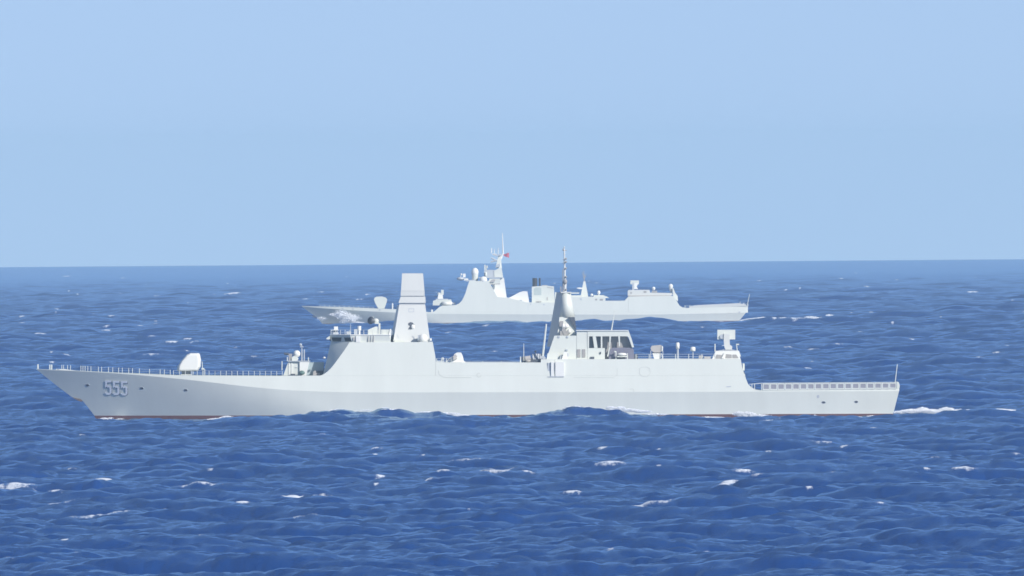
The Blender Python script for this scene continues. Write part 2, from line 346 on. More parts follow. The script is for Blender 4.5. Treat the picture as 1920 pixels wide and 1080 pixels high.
class MB:
    def __init__(s): s.v = []; s.f = []
    def add(s, vs, fs):
        n = len(s.v); s.v += [tuple(p) for p in vs]; s.f += [tuple(n + i for i in f) for f in fs]; return s
    def loops(s, la, lb, capa=True, capb=True):       # two matching closed outlines
        n = len(la); fs = [(i, (i + 1) % n, n + (i + 1) % n, n + i) for i in range(n)]
        if capa: fs.append(tuple(range(n))[::-1])
        if capb: fs.append(tuple(range(n, 2 * n)))
        return s.add(list(la) + list(lb), fs)
    def tube(s, p0, p1, r0, r1=None, n=8):
        r1 = r0 if r1 is None else r1
        p0, p1 = Vector(p0), Vector(p1); d = (p1 - p0).normalized()
        a = d.orthogonal().normalized(); b = d.cross(a)
        c = lambda p, r: [p + a * r * math.cos(6.28318 * i / n) + b * r * math.sin(6.28318 * i / n) for i in range(n)]
        return s.loops(c(p0, r0), c(p1, r1))
    def ball(s, c, rx, ry=None, rz=None, n=14, z0=-1.0):
        ry = rx if ry is None else ry; rz = rx if rz is None else rz
        m_ = n // 2; vs = []; fs = []
        for j in range(m_ + 1):
            t = -math.pi / 2 + math.pi * j / m_
            for i in range(n):
                a = 6.28318 * i / n
                vs.append((c[0] + rx * math.cos(t) * math.cos(a), c[1] + ry * math.cos(t) * math.sin(a), c[2] + rz * max(math.sin(t), z0)))
        for j in range(m_):
            for i in range(n):
                fs.append((j * n + i, j * n + (i + 1) % n, (j + 1) * n + (i + 1) % n, (j + 1) * n + i))
        return s.add(vs, fs)
    def clusters(s, gap=0.12):
        par = list(range(len(s.v)))
        def fd(i):
            while par[i] != i: par[i] = par[par[i]]; i = par[i]
            return i
        for f in s.f:
            for i in f[1:]:
                a, b = fd(f[0]), fd(i)
                if a != b: par[b] = a
        gr = {}
        for i in range(len(s.v)): gr.setdefault(fd(i), []).append(i)
        if len(gr) > 60 or len(gr) < 2: return [s]
        bx = [[g, [min(s.v[i][k] for i in g) - gap for k in range(3)], [max(s.v[i][k] for i in g) + gap for k in range(3)]] for g in gr.values()]
        ch = True
        while ch:
            ch = False
            for a in range(len(bx)):
                for b in range(a + 1, len(bx)):
                    if all(bx[a][1][k] <= bx[b][2][k] and bx[b][1][k] <= bx[a][2][k] for k in range(3)):
                        bx[a] = [bx[a][0] + bx[b][0], [min(bx[a][1][k], bx[b][1][k]) for k in range(3)], [max(bx[a][2][k], bx[b][2][k]) for k in range(3)]]
                        bx.pop(b); ch = True; break
                if ch: break
        outp = []
        for g, _, _ in bx:
            q = MB(); mp_ = {j: i for i, j in enumerate(g)}; q.v = [s.v[j] for j in g]
            q.f = [tuple(mp_[j] for j in f) for f in s.f if f[0] in mp_]; outp.append(q)
        return outp
    def build(s, name, material, parent=None, smooth=False, label=None, split=True):
        import bmesh
        if split:
            isl = s.clusters()
            if len(isl) > 1:
                objs = [q.build(name, material, parent, smooth, label, False) for q in isl]
                return max(objs, key=lambda o: o.dimensions.length)
        me = bpy.data.meshes.new(name); me.from_pydata(s.v, [], s.f)
        bm = bmesh.new(); bm.from_mesh(me); bmesh.ops.recalc_face_normals(bm, faces=bm.faces); bm.to_mesh(me); bm.free()
        if smooth: me.polygons.foreach_set('use_smooth', [True] * len(me.polygons))
        me.materials.append(material)
        o = bpy.data.objects.new(name, me); sc.collection.objects.link(o)
        if parent is not None: o.parent = parent
        if label: o['label'] = label
        return o
class Ship:
    def __init__(s, scale, px0, py0, D, name, label):
        s.s, s.px0, s.py0 = scale, px0, py0
        s.root = bpy.data.objects.new(name, None); sc.collection.objects.link(s.root)
        s.root.location = at(px0, py0, D); s.root.rotation_euler = (0, ROLL, 0)
        s.root['label'] = label; s.root['category'] = 'warship'
    def X(s, px): return (px - s.px0) / s.s
    def Z(s, py): return (s.py0 - py) / s.s
    def P(s, px, py, y): return (s.X(px), y, s.Z(py))
    # outline in photograph pixels given real depth y0..y1 ; far/near inset in px
    def prism(s, mb, pts, y0, y1, pts2=None):
        return mb.loops([s.P(a, b, y0) for a, b in pts], [s.P(a, b, y1) for a, b in (pts2 or pts)])
    # four-sided tapered tower: bottom and top rectangles
    def tower(s, mb, b, t):
        (x0, x1, py0, y0, y1), (u0, u1, py1, v0, v1) = b, t
        bot = [s.P(x0, py0, y0), s.P(x1, py0, y0), s.P(x1, py0, y1), s.P(x0, py0, y1)]
        top = [s.P(u0, py1, v0), s.P(u1, py1, v0), s.P(u1, py1, v1), s.P(u0, py1, v1)]
        return mb.loops(bot, top)
    def box(s, mb, x0, x1, py0, py1, y0, y1): return s.tower(mb, (x0, x1, py1, y0, y1), (x0, x1, py0, y0, y1))
    def pole(s, mb, x0, py0, x1, py1, y, r0, r1=None, n=6): return mb.tube(s.P(x0, py0, y), s.P(x1, py1, y), r0, r1, n)
    def rail(s, name, pts, hp, step, B, parent=None, r=0.045, wires=2):     # pts px, posts upright
        mb = MB(); d = 0
        for (a, b), (c, e) in zip(pts, pts[1:]):
            L_ = math.hypot(c - a, e - b); n = max(1, int(L_ / step))
            for i in range(n + 1):
                t = i / n; x = a + (c - a) * t; y_ = b + (e - b) * t
                s.pole(mb, x, y_ + 0.5, x, y_ - hp, B(x), r * 1.5, n=5)
            for j in range(wires):
                q = hp * (j + 1) / wires
                mb.tube(s.P(a, b - q, B(a)), s.P(c, e - q, B(c)), r * 0.5, n=4)
        return mb.build(name, PAINT, parent or s.root)

def ell(cx, cy, rx, ry, n=12): return [(cx + rx * math.cos(6.28318 * i / n), cy + ry * math.sin(6.28318 * i / n)) for i in range(n)]
def lerp(a, b, t): return a + (b - a) * t
def interp(pts, x):
    return float(np.interp(x, [p[0] for p in pts], [p[1] for p in pts]))

def make_hull(S, K, T, wl, stem, stern, bmax, full_k, full_w, sternk, tumble, flare_pow=1.12, wlb=0.93, keel=4.5):
    """lower hull between boot line and knuckle, strake from knuckle to deck, deck, boot topping. Returns surface function."""
    x0, x1 = K[0][0], K[-1][0]
    stern_fn = lambda v: lerp(stern[0], stern[1], v)
    ys = [p[1] for p in stem]; xs = [p[0] for p in stem]          # stem from deck down to boot line
    ztop, zbot = ys[0], ys[-1]
    def stem_x(py): return float(np.interp(py, ys, xs))
    def bk(px):
        t = min(max((px - x0) / (full_k - x0), 0), 1); b = bmax * (1 - (1 - t) ** 2.1)
        u = max(0, (px - (x1 - 0.17 * (x1 - x0))) / (0.17 * (x1 - x0))); return b - sternk * u * u
    def bw(px):
        t = min(max((px - x0) / (full_w - x0), 0), 1); b = bmax * wlb * math.sin(t * math.pi / 2) ** 1.25
        u = max(0, (px - (x1 - 0.22 * (x1 - x0))) / (0.22 * (x1 - x0))); return b - sternk * 1.2 * u * u
    NV, NS = 12, 110
    def row(v, s_):                        # v 0 boot line .. 1 knuckle
        py_l = lerp(zbot, ztop, v)
        a = stem_x(py_l); b = stern_fn(v); px = a + (b - a) * s_ ** 1.25
        return px, lerp(interp(wl, px), interp(K, px), v)
    def half(px, v, s_):                  # every waterline starts from nothing at its own point of the stem
        a = lerp(xs[-1], xs[0], v ** 1.0); full = lerp(full_w, full_k, v); p_ = lerp(1.7, 2.1, v)
        t = min(max((px - a) / (full - a), 0), 1)
        b = bmax * lerp(wlb, 1, v ** flare_pow) * (1 - (1 - t) ** p_)
        u = max(0, (px - (x1 - 0.17 * (x1 - x0))) / (0.17 * (x1 - x0))); return b - sternk * u * u
    g = MB()
    for sd in (-1, 1):
        vs = []; fs = []
        for j in range(NV + 1):
            for i in range(NS + 1):
                px, py = row(j / NV, i / NS); vs.append(S.P(px, py, sd * half(px, j / NV, i / NS)))
        for j in range(NV):
            for i in range(NS):
                q = j * (NS + 1) + i; fs.append((q, q + 1, q + NS + 2, q + NS + 1))
        g.add(vs, fs)
    # stem bar closing the two sides
    cols = []
    for j in range(NV + 1):
        px, py = row(j / NV, 0); hf = half(px, j / NV, 0); cols += [S.P(px, py, -hf), S.P(px, py, hf)]
    g.add(cols, [(2 * j, 2 * j + 1, 2 * j + 3, 2 * j + 2) for j in range(NV)])
    # transom
    cols = []
    for j in range(NV + 1):
        px, py = row(j / NV, 1); hf = half(px, j / NV, 1); cols += [S.P(px, py, -hf), S.P(px, py, hf)]
    g.add(cols, [(2 * j, 2 * j + 1, 2 * j + 3, 2 * j + 2) for j in range(NV)])
    hull = g.build('hull', PAINT, S.root, True)
    for p in hull.data.polygons:
        if p.index >= 2 * NV * NS: p.use_smooth = False
    def B(px, py):                         # half breadth above the knuckle
        kz = interp(K, px); hgt = max(0, kz - py) / S.s
        return max(bk(px) - tumble * hgt * min(1, (px - x0) / 60), 0.02)
    # strake above the knuckle and the deck
    u = MB(); dk = MB(); n = 150; row_k = []; row_t = []
    for i in range(n + 1):
        px = x0 + (x1 - x0) * (i / n) ** 1.15
        row_k.append((px, interp(K, px))); row_t.append((px, min(interp(T, px), interp(K, px) - 0.05)))
    for sd in (-1, 1):
        vs = [S.P(a, b, sd * B(a, b)) for a, b in row_k] + [S.P(a, b, sd * B(a, b)) for a, b in row_t]
        u.add(vs, [(i, i + 1, n + 2 + i, n + 1 + i) for i in range(n)])
    vs = [S.P(a, b, -B(a, b)) for a, b in row_t] + [S.P(a, b, B(a, b)) for a, b in row_t]
    dk.add(vs, [(i, i + 1, n + 2 + i, n + 1 + i) for i in range(n)])
    a, b = row_k[-1]; c, d = row_t[-1]
    u.add([S.P(a, b, -B(a, b)), S.P(a, b, B(a, b)), S.P(c, d, B(c, d)), S.P(c, d, -B(c, d))], [(0, 1, 2, 3)])
    u.build('upper_hull_side', PAINT, S.root, False); dk.build('weather_deck', DECK, S.root)
    # boot topping and underwater body
    bt = MB()
    for sd in (-1, 1):
        vs = []; fs = []; m_ = 4
        for j in range(m_ + 1):
            v = j / m_
            for i in range(NS + 1):
                px, py = row(0, i / NS); a0 = stem_x(zbot); b = half(px, 0, i / NS)
                px2 = px + v * 14 * (1 - i / NS) - v * 4 * (i / NS)
                vs.append((S.X(px2), sd * b * (1 - 0.75 * v ** 3), S.Z(py) - keel * v))
        for j in range(m_):
            for i in range(NS):
                q = j * (NS + 1) + i; fs.append((q, q + 1, q + NS + 2, q + NS + 1))
        bt.add(vs, fs)
    bt.build('boot_topping', RED, S.root, True)
    def side(px, py):                      # near half breadth anywhere on the hull side
        kz = interp(K, px)
        if py <= kz: return B(px, py)
        w0 = interp(wl, px); v = min(max((w0 - py) / (w0 - kz), 0), 1); return half(px, v, 0)
    return B, side

def block(S, name, poly, B, mtl, parent=None, inset=0.0, label=None):
    """flush-sided block across the whole ship: outline in pixels, breadth follows the sloping sides"""
    mb = MB()
    mb.loops([S.P(a, b, -B(a, b) + inset) for a, b in poly], [S.P(a, b, B(a, b) - inset) for a, b in poly])
    return mb.build(name, mtl, parent or S.root, False, label)

def decal(S, mb, poly, yf, off=0.03, thick=0.05):
    """thin plate following the side: outer face off metres proud"""
    mb.loops([S.P(a, b, -yf(a, b) - off) for a, b in poly], [S.P(a, b, -yf(a, b) - off + thick) for a, b in poly])
    return mb

# ================================================================== nearer warship
def ship_one():
    S = Ship(S1, 876, 783, D1, 'guided_missile_destroyer', 'large pale grey destroyer nearest the camera with white number 555 on its bow')
    R = S.root
    K = [(68,692.3),(100,694),(145,695.6),(200,698.5),(250,702),(300,706.3),(350,711),(400,716.6),(450,722.5),(500,727.5),(540,730.8),(590,733),(640,734.6),(700,735),(1400,734),(1425,733.4),(1685,732.5)]
    T = [(68,691.8),(100,693),(150,695),(220,698.3),(300,701.5),(330,702.8),(420,703.6),(520,704),(600,703.6),(1399.9,703.6),(1400,716),(1404,723),(1410,728),(1418,731),(1425,731.6),(1550,730),(1685,728)]
    T = [(a, b) for a, b in T]
    wl = [(150,779.3),(1685,774.8)]
    stem = [(68,692.3),(137,745),(144,747.5),(153,748.5),(157,752),(177,779.3)]
    B, side = make_hull(S, K, T, wl, stem, (1674,1684.5), 10.0, 545, 640, 1.0, 0.13)
    # ---- superstructure blocks flush with the side
    Bs = lambda px, py: 10.0 - 0.13 * (735 - py) / S.s
    edge = [(600,703.5),(606,701.8),(613,697.5),(621,690),(629,680),(637,669),(645,658),(651,649),(656,641)]
    front = [(606,703.5),(606.6,700),(607.8,695),(609.8,687.5),(612,678),(614.4,668),(616.8,657),(618.6,649),(620.5,641)]
    rear = [(811,641),(813.5,655),(816,668),(817,679),(817,703.5)]
    mb = MB()
    yf = lambda i: 4.9 - 0.1 * i / 2
    near = [S.P(a, b, -Bs(a, b)) for a, b in edge + rear]
    farr = [S.P(a, b, Bs(a, b)) for a, b in edge + rear]
    mb.add(near, [tuple(range(len(near)))]); mb.add(farr, [tuple(range(len(farr)))[::-1]])
    ne = len(edge)
    cp_ = MB(); NA, NB = 32, 8
    for sd in (-1, 1):
        vs = []
        for i in range(NA + 1):
            t = i / NA * (ne - 1); j = min(int(t), ne - 2); q = t - j
            ea, eb = lerp(edge[j][0], edge[j+1][0], q), lerp(edge[j][1], edge[j+1][1], q)
            fa, fb_ = lerp(front[j][0], front[j+1][0], q), lerp(front[j][1], front[j+1][1], q)
            for k_ in range(NB + 1):
                u_ = k_ / NB; vs.append(S.P(lerp(ea, fa, u_), lerp(eb, fb_, u_), sd * lerp(Bs(ea, eb), yf(t), u_)))
        cp_.add(vs, [(i*(NB+1)+k_, i*(NB+1)+k_+1, (i+1)*(NB+1)+k_+1, (i+1)*(NB+1)+k_) for i in range(NA) for k_ in range(NB)])
    vs = [S.P(a, b, -yf(i)) for i, (a, b) in enumerate(front)] + [S.P(a, b, yf(i)) for i, (a, b) in enumerate(front)]
    mb.add(vs, [(i, i + 1, ne + i + 1, ne + i) for i in range(ne - 1)])
    vs = [S.P(a, b, -Bs(a, b)) for a, b in rear] + [S.P(a, b, Bs(a, b)) for a, b in rear]
    nr_ = len(rear); mb.add(vs, [(i, i + 1, nr_ + i + 1, nr_ + i) for i in range(nr_ - 1)])
    mb.add([S.P(656,641,-Bs(656,641)), S.P(811,641,-Bs(811,641)), S.P(811,641,Bs(811,641)), S.P(656,641,Bs(656,641)), S.P(620.5,641,yf(8)), S.P(620.5,641,-yf(8))], [(0,1,2,3,4,5)])
    fs_ = mb.build('forward_superstructure', PAINT, R, split=False)
    cp_.build('corner_plating', PAINT, fs_, True)
    def small(name, fn, mtl, parent=R, smooth=False, label=None):
        m_ = MB(); fn(m_); return m_.build(name, mtl, parent, smooth, label)
    block(S, 'midship_superstructure', [(817.3,703.5),(817.3,679),(1014,679),(1014,673),(1040,673),(1040,703.5)], Bs, PAINT)
    block(S, 'hangar', [(1040.2,703.5),(1040.2,673),(1388,672.4),(1391,688),(1395.5,703),(1399.9,714.6),(1399.9,716),(1399.9,733.0),(1380,703.5)][:5] + [(1395.8,703.5)], Bs, PAINT)
    block(S, 'hangar_face', [(1380,703.7),(1396,703.7),(1398.5,711),(1402,719.5),(1408,726),(1414,729.5),(1422,731.6),(1422,733.2),(1380,733.2)], lambda a, b: Bs(a, b) + 0.006, PAINT)
    # ---- bridge level
    wh = MB()
    # wheelhouse: chamfered front, side
    def ring(py, xf, xc, xr, yf_, ys): return [S.P(xf, py, -yf_), S.P(xc, py, -ys), S.P(xr, py, -ys), S.P(xr, py, ys), S.P(xc, py, ys), S.P(xf, py, yf_)]
    wh.loops(ring(641, 621, 660.5, 733, 4.5, 8.3), ring(628, 618.8, 656.8, 731, 4.7, 8.5))
    who = wh.build('bridge', PAINT, R)
    roof = MB(); roof.loops(ring(628, 618.6, 656.6, 733, 4.8, 8.6), ring(626.8, 618.6, 656.6, 732, 4.8, 8.6)); roof.build('roof', PAINTW, who)
    # windows on the chamfer
    def onch(px, py, off=0.04):
        t = (py - 628) / 13; xf = lerp(618.8, 621, t); xc = lerp(656.8, 660.5, t); yf2 = lerp(4.7, 4.5, t); ys = lerp(8.5, 8.3, t)
        q = (px - xf) / (xc - xf); y = -(lerp(yf2, ys, q)); return (S.X(px) - off * 0.6, y - off, S.Z(py))
    for quad in ([(621.8,632.3),(641,632.3),(639.6,639.6),(624.2,639.6)], [(645.5,632.3),(657,632.3),(659.3,639.6),(648,639.6)]):
        m_ = MB(); m_.loops([onch(*p) for p in quad], [onch(*p, off=-0.1) for p in quad]); m_.build('window', WIN, who)
    for k_ in range(5):   # front windows
        y0 = -4.2 + k_ * 1.7
        m_ = MB(); m_.loops([(S.X(620.0)-.2, y0, S.Z(639)), (S.X(620.0)-.2, y0+1.4, S.Z(639)), (S.X(618.9)-.15, y0+1.4, S.Z(632)), (S.X(618.9)-.15, y0, S.Z(632))],
                 [(S.X(620.6), y0, S.Z(639)), (S.X(620.6), y0+1.4, S.Z(639)), (S.X(619.6), y0+1.4, S.Z(632)), (S.X(619.6), y0, S.Z(632))]); m_.build('window', WIN, who)
    small('side_light', lambda m_: S.box(m_, 662.5, 665.8, 632, 638, -8.62, -8.0), FLAGR and BEIGE, who)
    small('ladder', lambda m_: [S.box(m_, x, x + 1.0, 628.5, 641, -8.58, -8.3) for x in (690.5, 695.5, 700.5)], BEIGE, who)
    small('bridge_wing', lambda m_: S.prism(m_, [(612,634),(618.6,629.5),(619.5,636),(613,636)], -5.2, -3.5), PAINT, who)
    small('equipment_locker', lambda m_: S.box(m_, 668, 676, 629.5, 641, -8.7, -8.0), PAINTW, who)
    # ---- on the bridge roof
    def sensor():
        m_ = MB(); S.box(m_, 621, 635.5, 618.2, 619.2, -5, -2); S.box(m_, 626.5, 634, 612, 618, -4.6, -2.6); S.pole(m_, 628, 627, 628, 618, -3.6, 0.35); S.pole(m_, 623, 627, 623, 619, -3.6, .1)
        o = m_.build('optical_sensor', PAINTW, R, label='white sensor mount at the front of the bridge roof')
        small('base', lambda q: S.tower(q, (623.5, 636, 627, -5, -2.2), (627, 633, 620, -4.2, -3)), PAINTG, o)
    sensor()
    S.rail('railing', [(621,627),(735,627.5)], 9, 8.5, lambda x: -8.2)
    small('antenna_tube', lambda m_: (S.pole(m_, 674, 619, 674, 611, -5, .38, .38, 10), S.pole(m_, 674, 627, 674, 619, -5, .22)), PAINTW)
    small('deck_locker', lambda m_: (S.box(m_, 650, 658.5, 621, 627, -6, -4), S.box(m_, 664, 670.5, 617, 627, -5.5, -4.3)), PAINTG)
    small('whip_antenna', lambda m_: (S.pole(m_, 657.5, 627, 657.5, 608, -4, .06), ), PAINTG)
    dd = MB(); dd.tube(S.P(701, 603, -4.3), S.P(695.5, 600.5, -5.2), 0.25, 0.85, 12); do = dd.build('radar_dish', DARK, R, True)
    small('pedestal', lambda m_: (m_.ball(S.P(705, 601.5, -4.2), .62, .62, .55), S.box(m_, 703, 711, 604, 607, -5, -3.5), S.tower(m_, (709.5, 713.8, 627, -4.5, -3.7), (710, 713.3, 606, -4.4, -3.8)), S.pole(m_, 699.5, 598, 699.5, 593.5, -4.2, .16)), PAINT, do, False)
    small('signal_screen', lambda m_: (S.prism(m_, [(690,627.3),(690,618),(704,612),(708.5,612),(708.5,627.3)], -6.0, -5.8), S.box(m_, 715, 733, 617.5, 627.4, -6.2, -6.0)), PAINT)
    small('screen_edge', lambda m_: S.prism(m_, [(727.5,641),(729.5,625),(731.5,616.5),(734,616.5),(733,630),(732.5,641)], -6.4, -5.2), PAINTW)
    # ---- integrated mast
    mst = MB()
    S.tower(mst, (737.5, 806.5, 641.2, -5.2, 5.2), (748.5, 797.3, 572, -2.9, 2.9))
    mast = mst.build('main_mast', MASTP, R)
    small('shaded_flank', lambda m_: m_.loops([S.P(731.5, 641.1, 3.6), S.P(738, 641.1, -5.0), S.P(738, 641.1, 5.0), S.P(731.6, 641.1, 4.5)], [S.P(744.8, 572, 2), S.P(749, 572, -2.8), S.P(749, 572, 2.8), S.P(745, 572, 2.6)]), MASTP, mast)
    small('neck', lambda m_: (S.tower(m_, (748.5, 797, 572, -2.75, 2.75), (750, 797, 567.8, -2.8, 2.8)),), GROOVE, mast)
    small('sensor_collar', lambda m_: S.tower(m_, (747.5, 798, 567.8, -3.05, 3.05), (751.2, 797.5, 556.3, -2.85, 2.85)), MASTP, mast)
    small('collar_groove', lambda m_: S.tower(m_, (752, 796.5, 556.3, -2.75, 2.75), (752, 795.5, 554.6, -2.75, 2.75)), GROOVE, mast)
    small('antenna_panel', lambda m_: (S.tower(m_, (751.3, 796.2, 554.6, -2.95, 2.95), (751.8, 796, 545.6, -2.9, 2.9)), S.tower(m_, (752, 795.8, 545.1, -2.9, 2.9), (754, 793.2, 513.3, -2.3, 2.3))), MASTP, mast)
    small('panel_seam', lambda m_: S.box(m_, 752.6, 795.2, 545.1, 545.6, -2.86, 2.86), GROOVE, mast)
    small('cap', lambda m_: S.box(m_, 754, 793, 512.4, 513.3, -2.25, 2.25), GROOVE, mast)
    fy = lambda a, b: 2.9 + (b - 572) / 69.2 * 2.3
    def outline(m_, x0, x1, y0, y1, t):
        for q in ([(x0,y0),(x1,y0),(x1,y0+t),(x0,y0+t)], [(x0,y1-t),(x1,y1-t),(x1,y1),(x0,y1)], [(x0,y0+t),(x0+t,y0+t),(x0+t,y1-t),(x0,y1-t)], [(x1-t,y0+t),(x1,y0+t),(x1,y1-t),(x1-t,y1-t)]):
            decal(S, m_, q, fy, .03, .06)
    small('access_panel', lambda m_: outline(m_, 766, 776.5, 578, 585, 1.0), PAINTG, mast)
    small('intake_recess', lambda m_: decal(S, m_, [(765.5,606),(770,603.5),(774.5,605),(777,609),(776,616),(770,617.5),(765,617),(769,611),(765.5,609)], fy, .05, .1), DARK, mast)
    small('signal_lamp', lambda m_: m_.ball(S.P(774.3, 612.5, -4.4), .38, .2, .5), PAINTW, mast, True)
    small('foot_bracket', lambda m_: (decal(S, m_, [(773,629),(776.5,630.5),(779.5,636),(776.5,635)], fy, .1, .2), decal(S, m_, [(744,627),(745,627),(748.5,634),(747.3,634)], fy, .05, .1)), PAINTG, mast)
    small('mast_foot', lambda m_: S.prism(m_, [(739,641.5),(741,637),(752,637),(757,639),(760,641.5)], -5.6, -5.0), PAINT, mast)
    m_ = MB(); m_.ball(S.P(793.5, 634, -6.4), .98, .98, .94, 20); rd = m_.build('radome', PAINTW, R, True)
    small('radome_mount', lambda q: (q.tube(S.P(789, 634.5, -6.2), S.P(783.5, 634.5, -6.2), .85, .7, 14), S.box(q, 787, 800, 640, 642, -7, -5.6)), PAINTG, rd)
    small('navigation_light', lambda q: (S.box(q, 806.5, 809.5, 634, 638.5, -5.6, -5)), PAINTW)
    # ---- forecastle
    g = MB(); far = [(331.5,695),(333.5,686),(339,677),(349.5,665.5),(357,662),(374,662),(375.3,667),(377,675),(376,687.5),(371,696),(335,696.5)]
    cx = 355
    mid = [(lerp(cx, a, 1.0), b) for a, b in far]
    o_ = [(lerp(cx, a, .86), lerp(680, b, .92)) for a, b in far]
    g.loops([S.P(a, b, -1.9) for a, b in o_], [S.P(a, b, -0.75) for a, b in mid], True, False)
    g.loops([S.P(a, b, -0.75) for a, b in mid], [S.P(a, b, 0.75) for a, b in mid], False, False)
    g.loops([S.P(a, b, 0.75) for a, b in mid], [S.P(a, b, 1.9) for a, b in o_], False, True)
    gun = g.build('gun_turret', PAINTW, R, label='white faceted gun turret on the foredeck')
    bv = gun.modifiers.new('edges', 'BEVEL'); bv.width = .3; bv.segments = 3; bv.limit_method = 'ANGLE'
    small('turret_base', lambda m_: m_.tube(S.P(349, 703.5, 0), S.P(349, 696, 0), .95, .95, 20), DARK, gun, False)
    small('pedestal', lambda m_: (S.box(m_, 339, 360, 701.6, 703.5, -2, 2), S.pole(m_, 362, 702, 362, 695, -1.5, .08)), PAINT, gun)
    small('deck_fitting', lambda m_: (S.pole(m_, 380.5, 703.5, 379, 678, -1, .1, .06), S.box(m_, 378, 383, 690, 693, -1.3, -.7), S.pole(m_, 384, 703.5, 384, 692, -1, .08)), PAINT)
    small('jackstaff', lambda m_: S.box(m_, 70, 72.6, 683, 692.5, -.15, .15), PAINT)
    small('bitts', lambda m_: (S.box(m_, 92.5, 94.6, 683.5, 693.5, -.5, .0), S.box(m_, 96, 98, 683.5, 693.7, -.2, .3)), PAINT)
    small('breakwater', lambda m_: S.prism(m_, [(104,693.8),(106,691.6),(122,692.3),(142,694.6)], -1.0, -.7), PAINTW)
    Bd = lambda x: -(B(x, interp(T, x)) - 0.12)
    posts = [116,119.5,127,132.5,152,156,160,165,171,185,191,204,212,223,230,242,249,262,281,301,309,320]
    m_ = MB()
    for x in posts: S.pole(m_, x, interp(T, x) + .5, x, interp(T, x) - 9.5, Bd(x), .075, n=5)
    for x0_, x1_ in zip(posts[4:], posts[5:]):
        for q in (8.5, 4.5): m_.tube(S.P(x0_, interp(T, x0_) - q, Bd(x0_)), S.P(x1_, interp(T, x1_) - q, Bd(x1_)), .018, n=4)
    m_.build('railing', PAINT, R)
    S.rail('railing', [(326,702.6),(404,703.4),(530,704)], 8.6, 9.8, Bd, r=.045)
    a_ = MB(); S.prism(a_, [(136,745.5),(153.5,748.2),(155.5,751.5),(152,753.2),(145,750.5)], -.55, .55); a_.build('bow_anchor', paint('anchor_rust', (0.10,0.07,0.06), .7, .2, 1, False), R)
    for (x, y_, rx) in ((164.5,722,3.2),(266.5,727.3,3.2),(349,730.8,3.2),(1543.5,753.5,3.4),(1604.5,752.6,3.2)):
        m_ = MB(); decal(S, m_, ell(x, y_, rx, 2.0), side, .04, .1); mp_ = m_.build('mooring_port', DARK, R)
        m_ = MB(); pts_ = ell(x, y_, rx, 2.0, 12); o2 = ell(x, y_, rx + .8, 2.7, 12)
        m_.loops([S.P(a, b, -side(a, b) - .07) for a, b in pts_], [S.P(a, b, -side(a, b) - .02) for a, b in o2], False, False); m_.build('rim', PAINTG, mp_)
    small('discharge_port', lambda m_: (decal(S, m_, ell(1533, 742.5, 2.4, 3), side, .04, .1),), PAINTG)
    small('exhaust_port', lambda m_: (decal(S, m_, [(1361,723.4),(1370,723),(1370,724.6),(1365,725.2),(1361,724.8)], side, .04, .1)), PAINTG)
    # hull number
    def five(x, y, w_, h_, t):
        c = 3.4
        return [[(x+.6,y),(x+w_-.3,y),(x+w_-.3,y+t),(x+.6,y+t)], [(x+.6,y+t),(x+.6+t,y+t),(x+.6+t,y+h_*.42),(x+.6,y+h_*.5)],
                [(x+.6+t,y+h_*.36),(x+w_-c,y+h_*.34),(x+w_,y+h_*.34+c),(x+w_-t,y+h_*.34+c+1),(x+w_-c-.8,y+h_*.34+t),(x+.6+t,y+h_*.36+t)],
                [(x+w_-t,y+h_*.34+c+1),(x+w_,y+h_*.34+c),(x+w_,y+h_-c),(x+w_-t,y+h_-c-1)],
                [(x+w_,y+h_-c),(x+w_-c,y+h_),(x+w_-c-.8,y+h_-t),(x+w_-t,y+h_-c-1)],
                [(x+w_-c,y+h_),(x+c,y+h_),(x+c+.8,y+h_-t),(x+w_-c-.8,y+h_-t)],
                [(x+c,y+h_),(x,y+h_-c),(x+.2,y+h_-c-1.2),(x+t,y+h_-c-1.2),(x+c+.8,y+h_-t)]]
    for i, (x, y_) in enumerate(((197,713),(211.8,713.6),(227,714.2))):
        m_ = MB()
        for q in five(x, y_, 12.6, 27, 3.8): decal(S, m_, q, side, .12, .05)
        nm = m_.build('hull_number', NUMW, R, label='white painted digit 5 with dark shadow edge on the bow')
        m_ = MB()
        for q in five(x + 1.1, y_ + 1.1, 12.6, 27, 3.8): decal(S, m_, q, side, .05, .04)
        m_.build('number_shadow', NUMS, nm)
    # ---- short range gun house before the bridge
    h_ = MB(); h_.loops([S.P(*p, -4.5) for p in ((531.5,703.8),(541,677.5),(562,677.5),(562,703.8))], [S.P(*p, 3) for p in ((531.5,703.8),(541,677.5),(562,677.5),(562,703.8))])
    hs = h_.build('gun_platform', PAINT, R)
    small('platform_flank', lambda m_: m_.loops([S.P(*p, -4.9) for p in ((562.2,703.8),(562.2,677.5),(580.5,677.5),(574.5,703.8))], [S.P(*p, 3) for p in ((562.2,703.8),(562.2,677.5),(580.5,677.5),(574.5,703.8))]), PAINTW, hs)
    small('stiffener', lambda m_: (S.box(m_, 541.5, 543.5, 678, 703, -4.62, -4.4), S.box(m_, 546.5, 548.5, 679, 703, -4.62, -4.4)), PAINTW, hs)
    small('deck_edge', lambda m_: S.box(m_, 540, 582, 676.2, 677.5, -5, 3.1), PAINTG, hs)
    small('door_handle', lambda m_: S.box(m_, 553.5, 558, 688, 689, -4.65, -4.4), PAINTG, hs)
    small('hose_reel', lambda m_: m_.ball(S.P(566.5, 698.5, -5.6), .62, .4, .48), GREEN, hs, True)
    small('cable_reel', lambda m_: S.box(m_, 546, 554, 700.5, 703.8, -5, -4.5), DARK, hs)
    small('missile_deck_house', lambda m_: S.box(m_, 574, 607, 679, 703.8, -1.5, 5), paint('shaded_teal_paint', (0.34, 0.42, 0.45), .5, .06, .4), R)
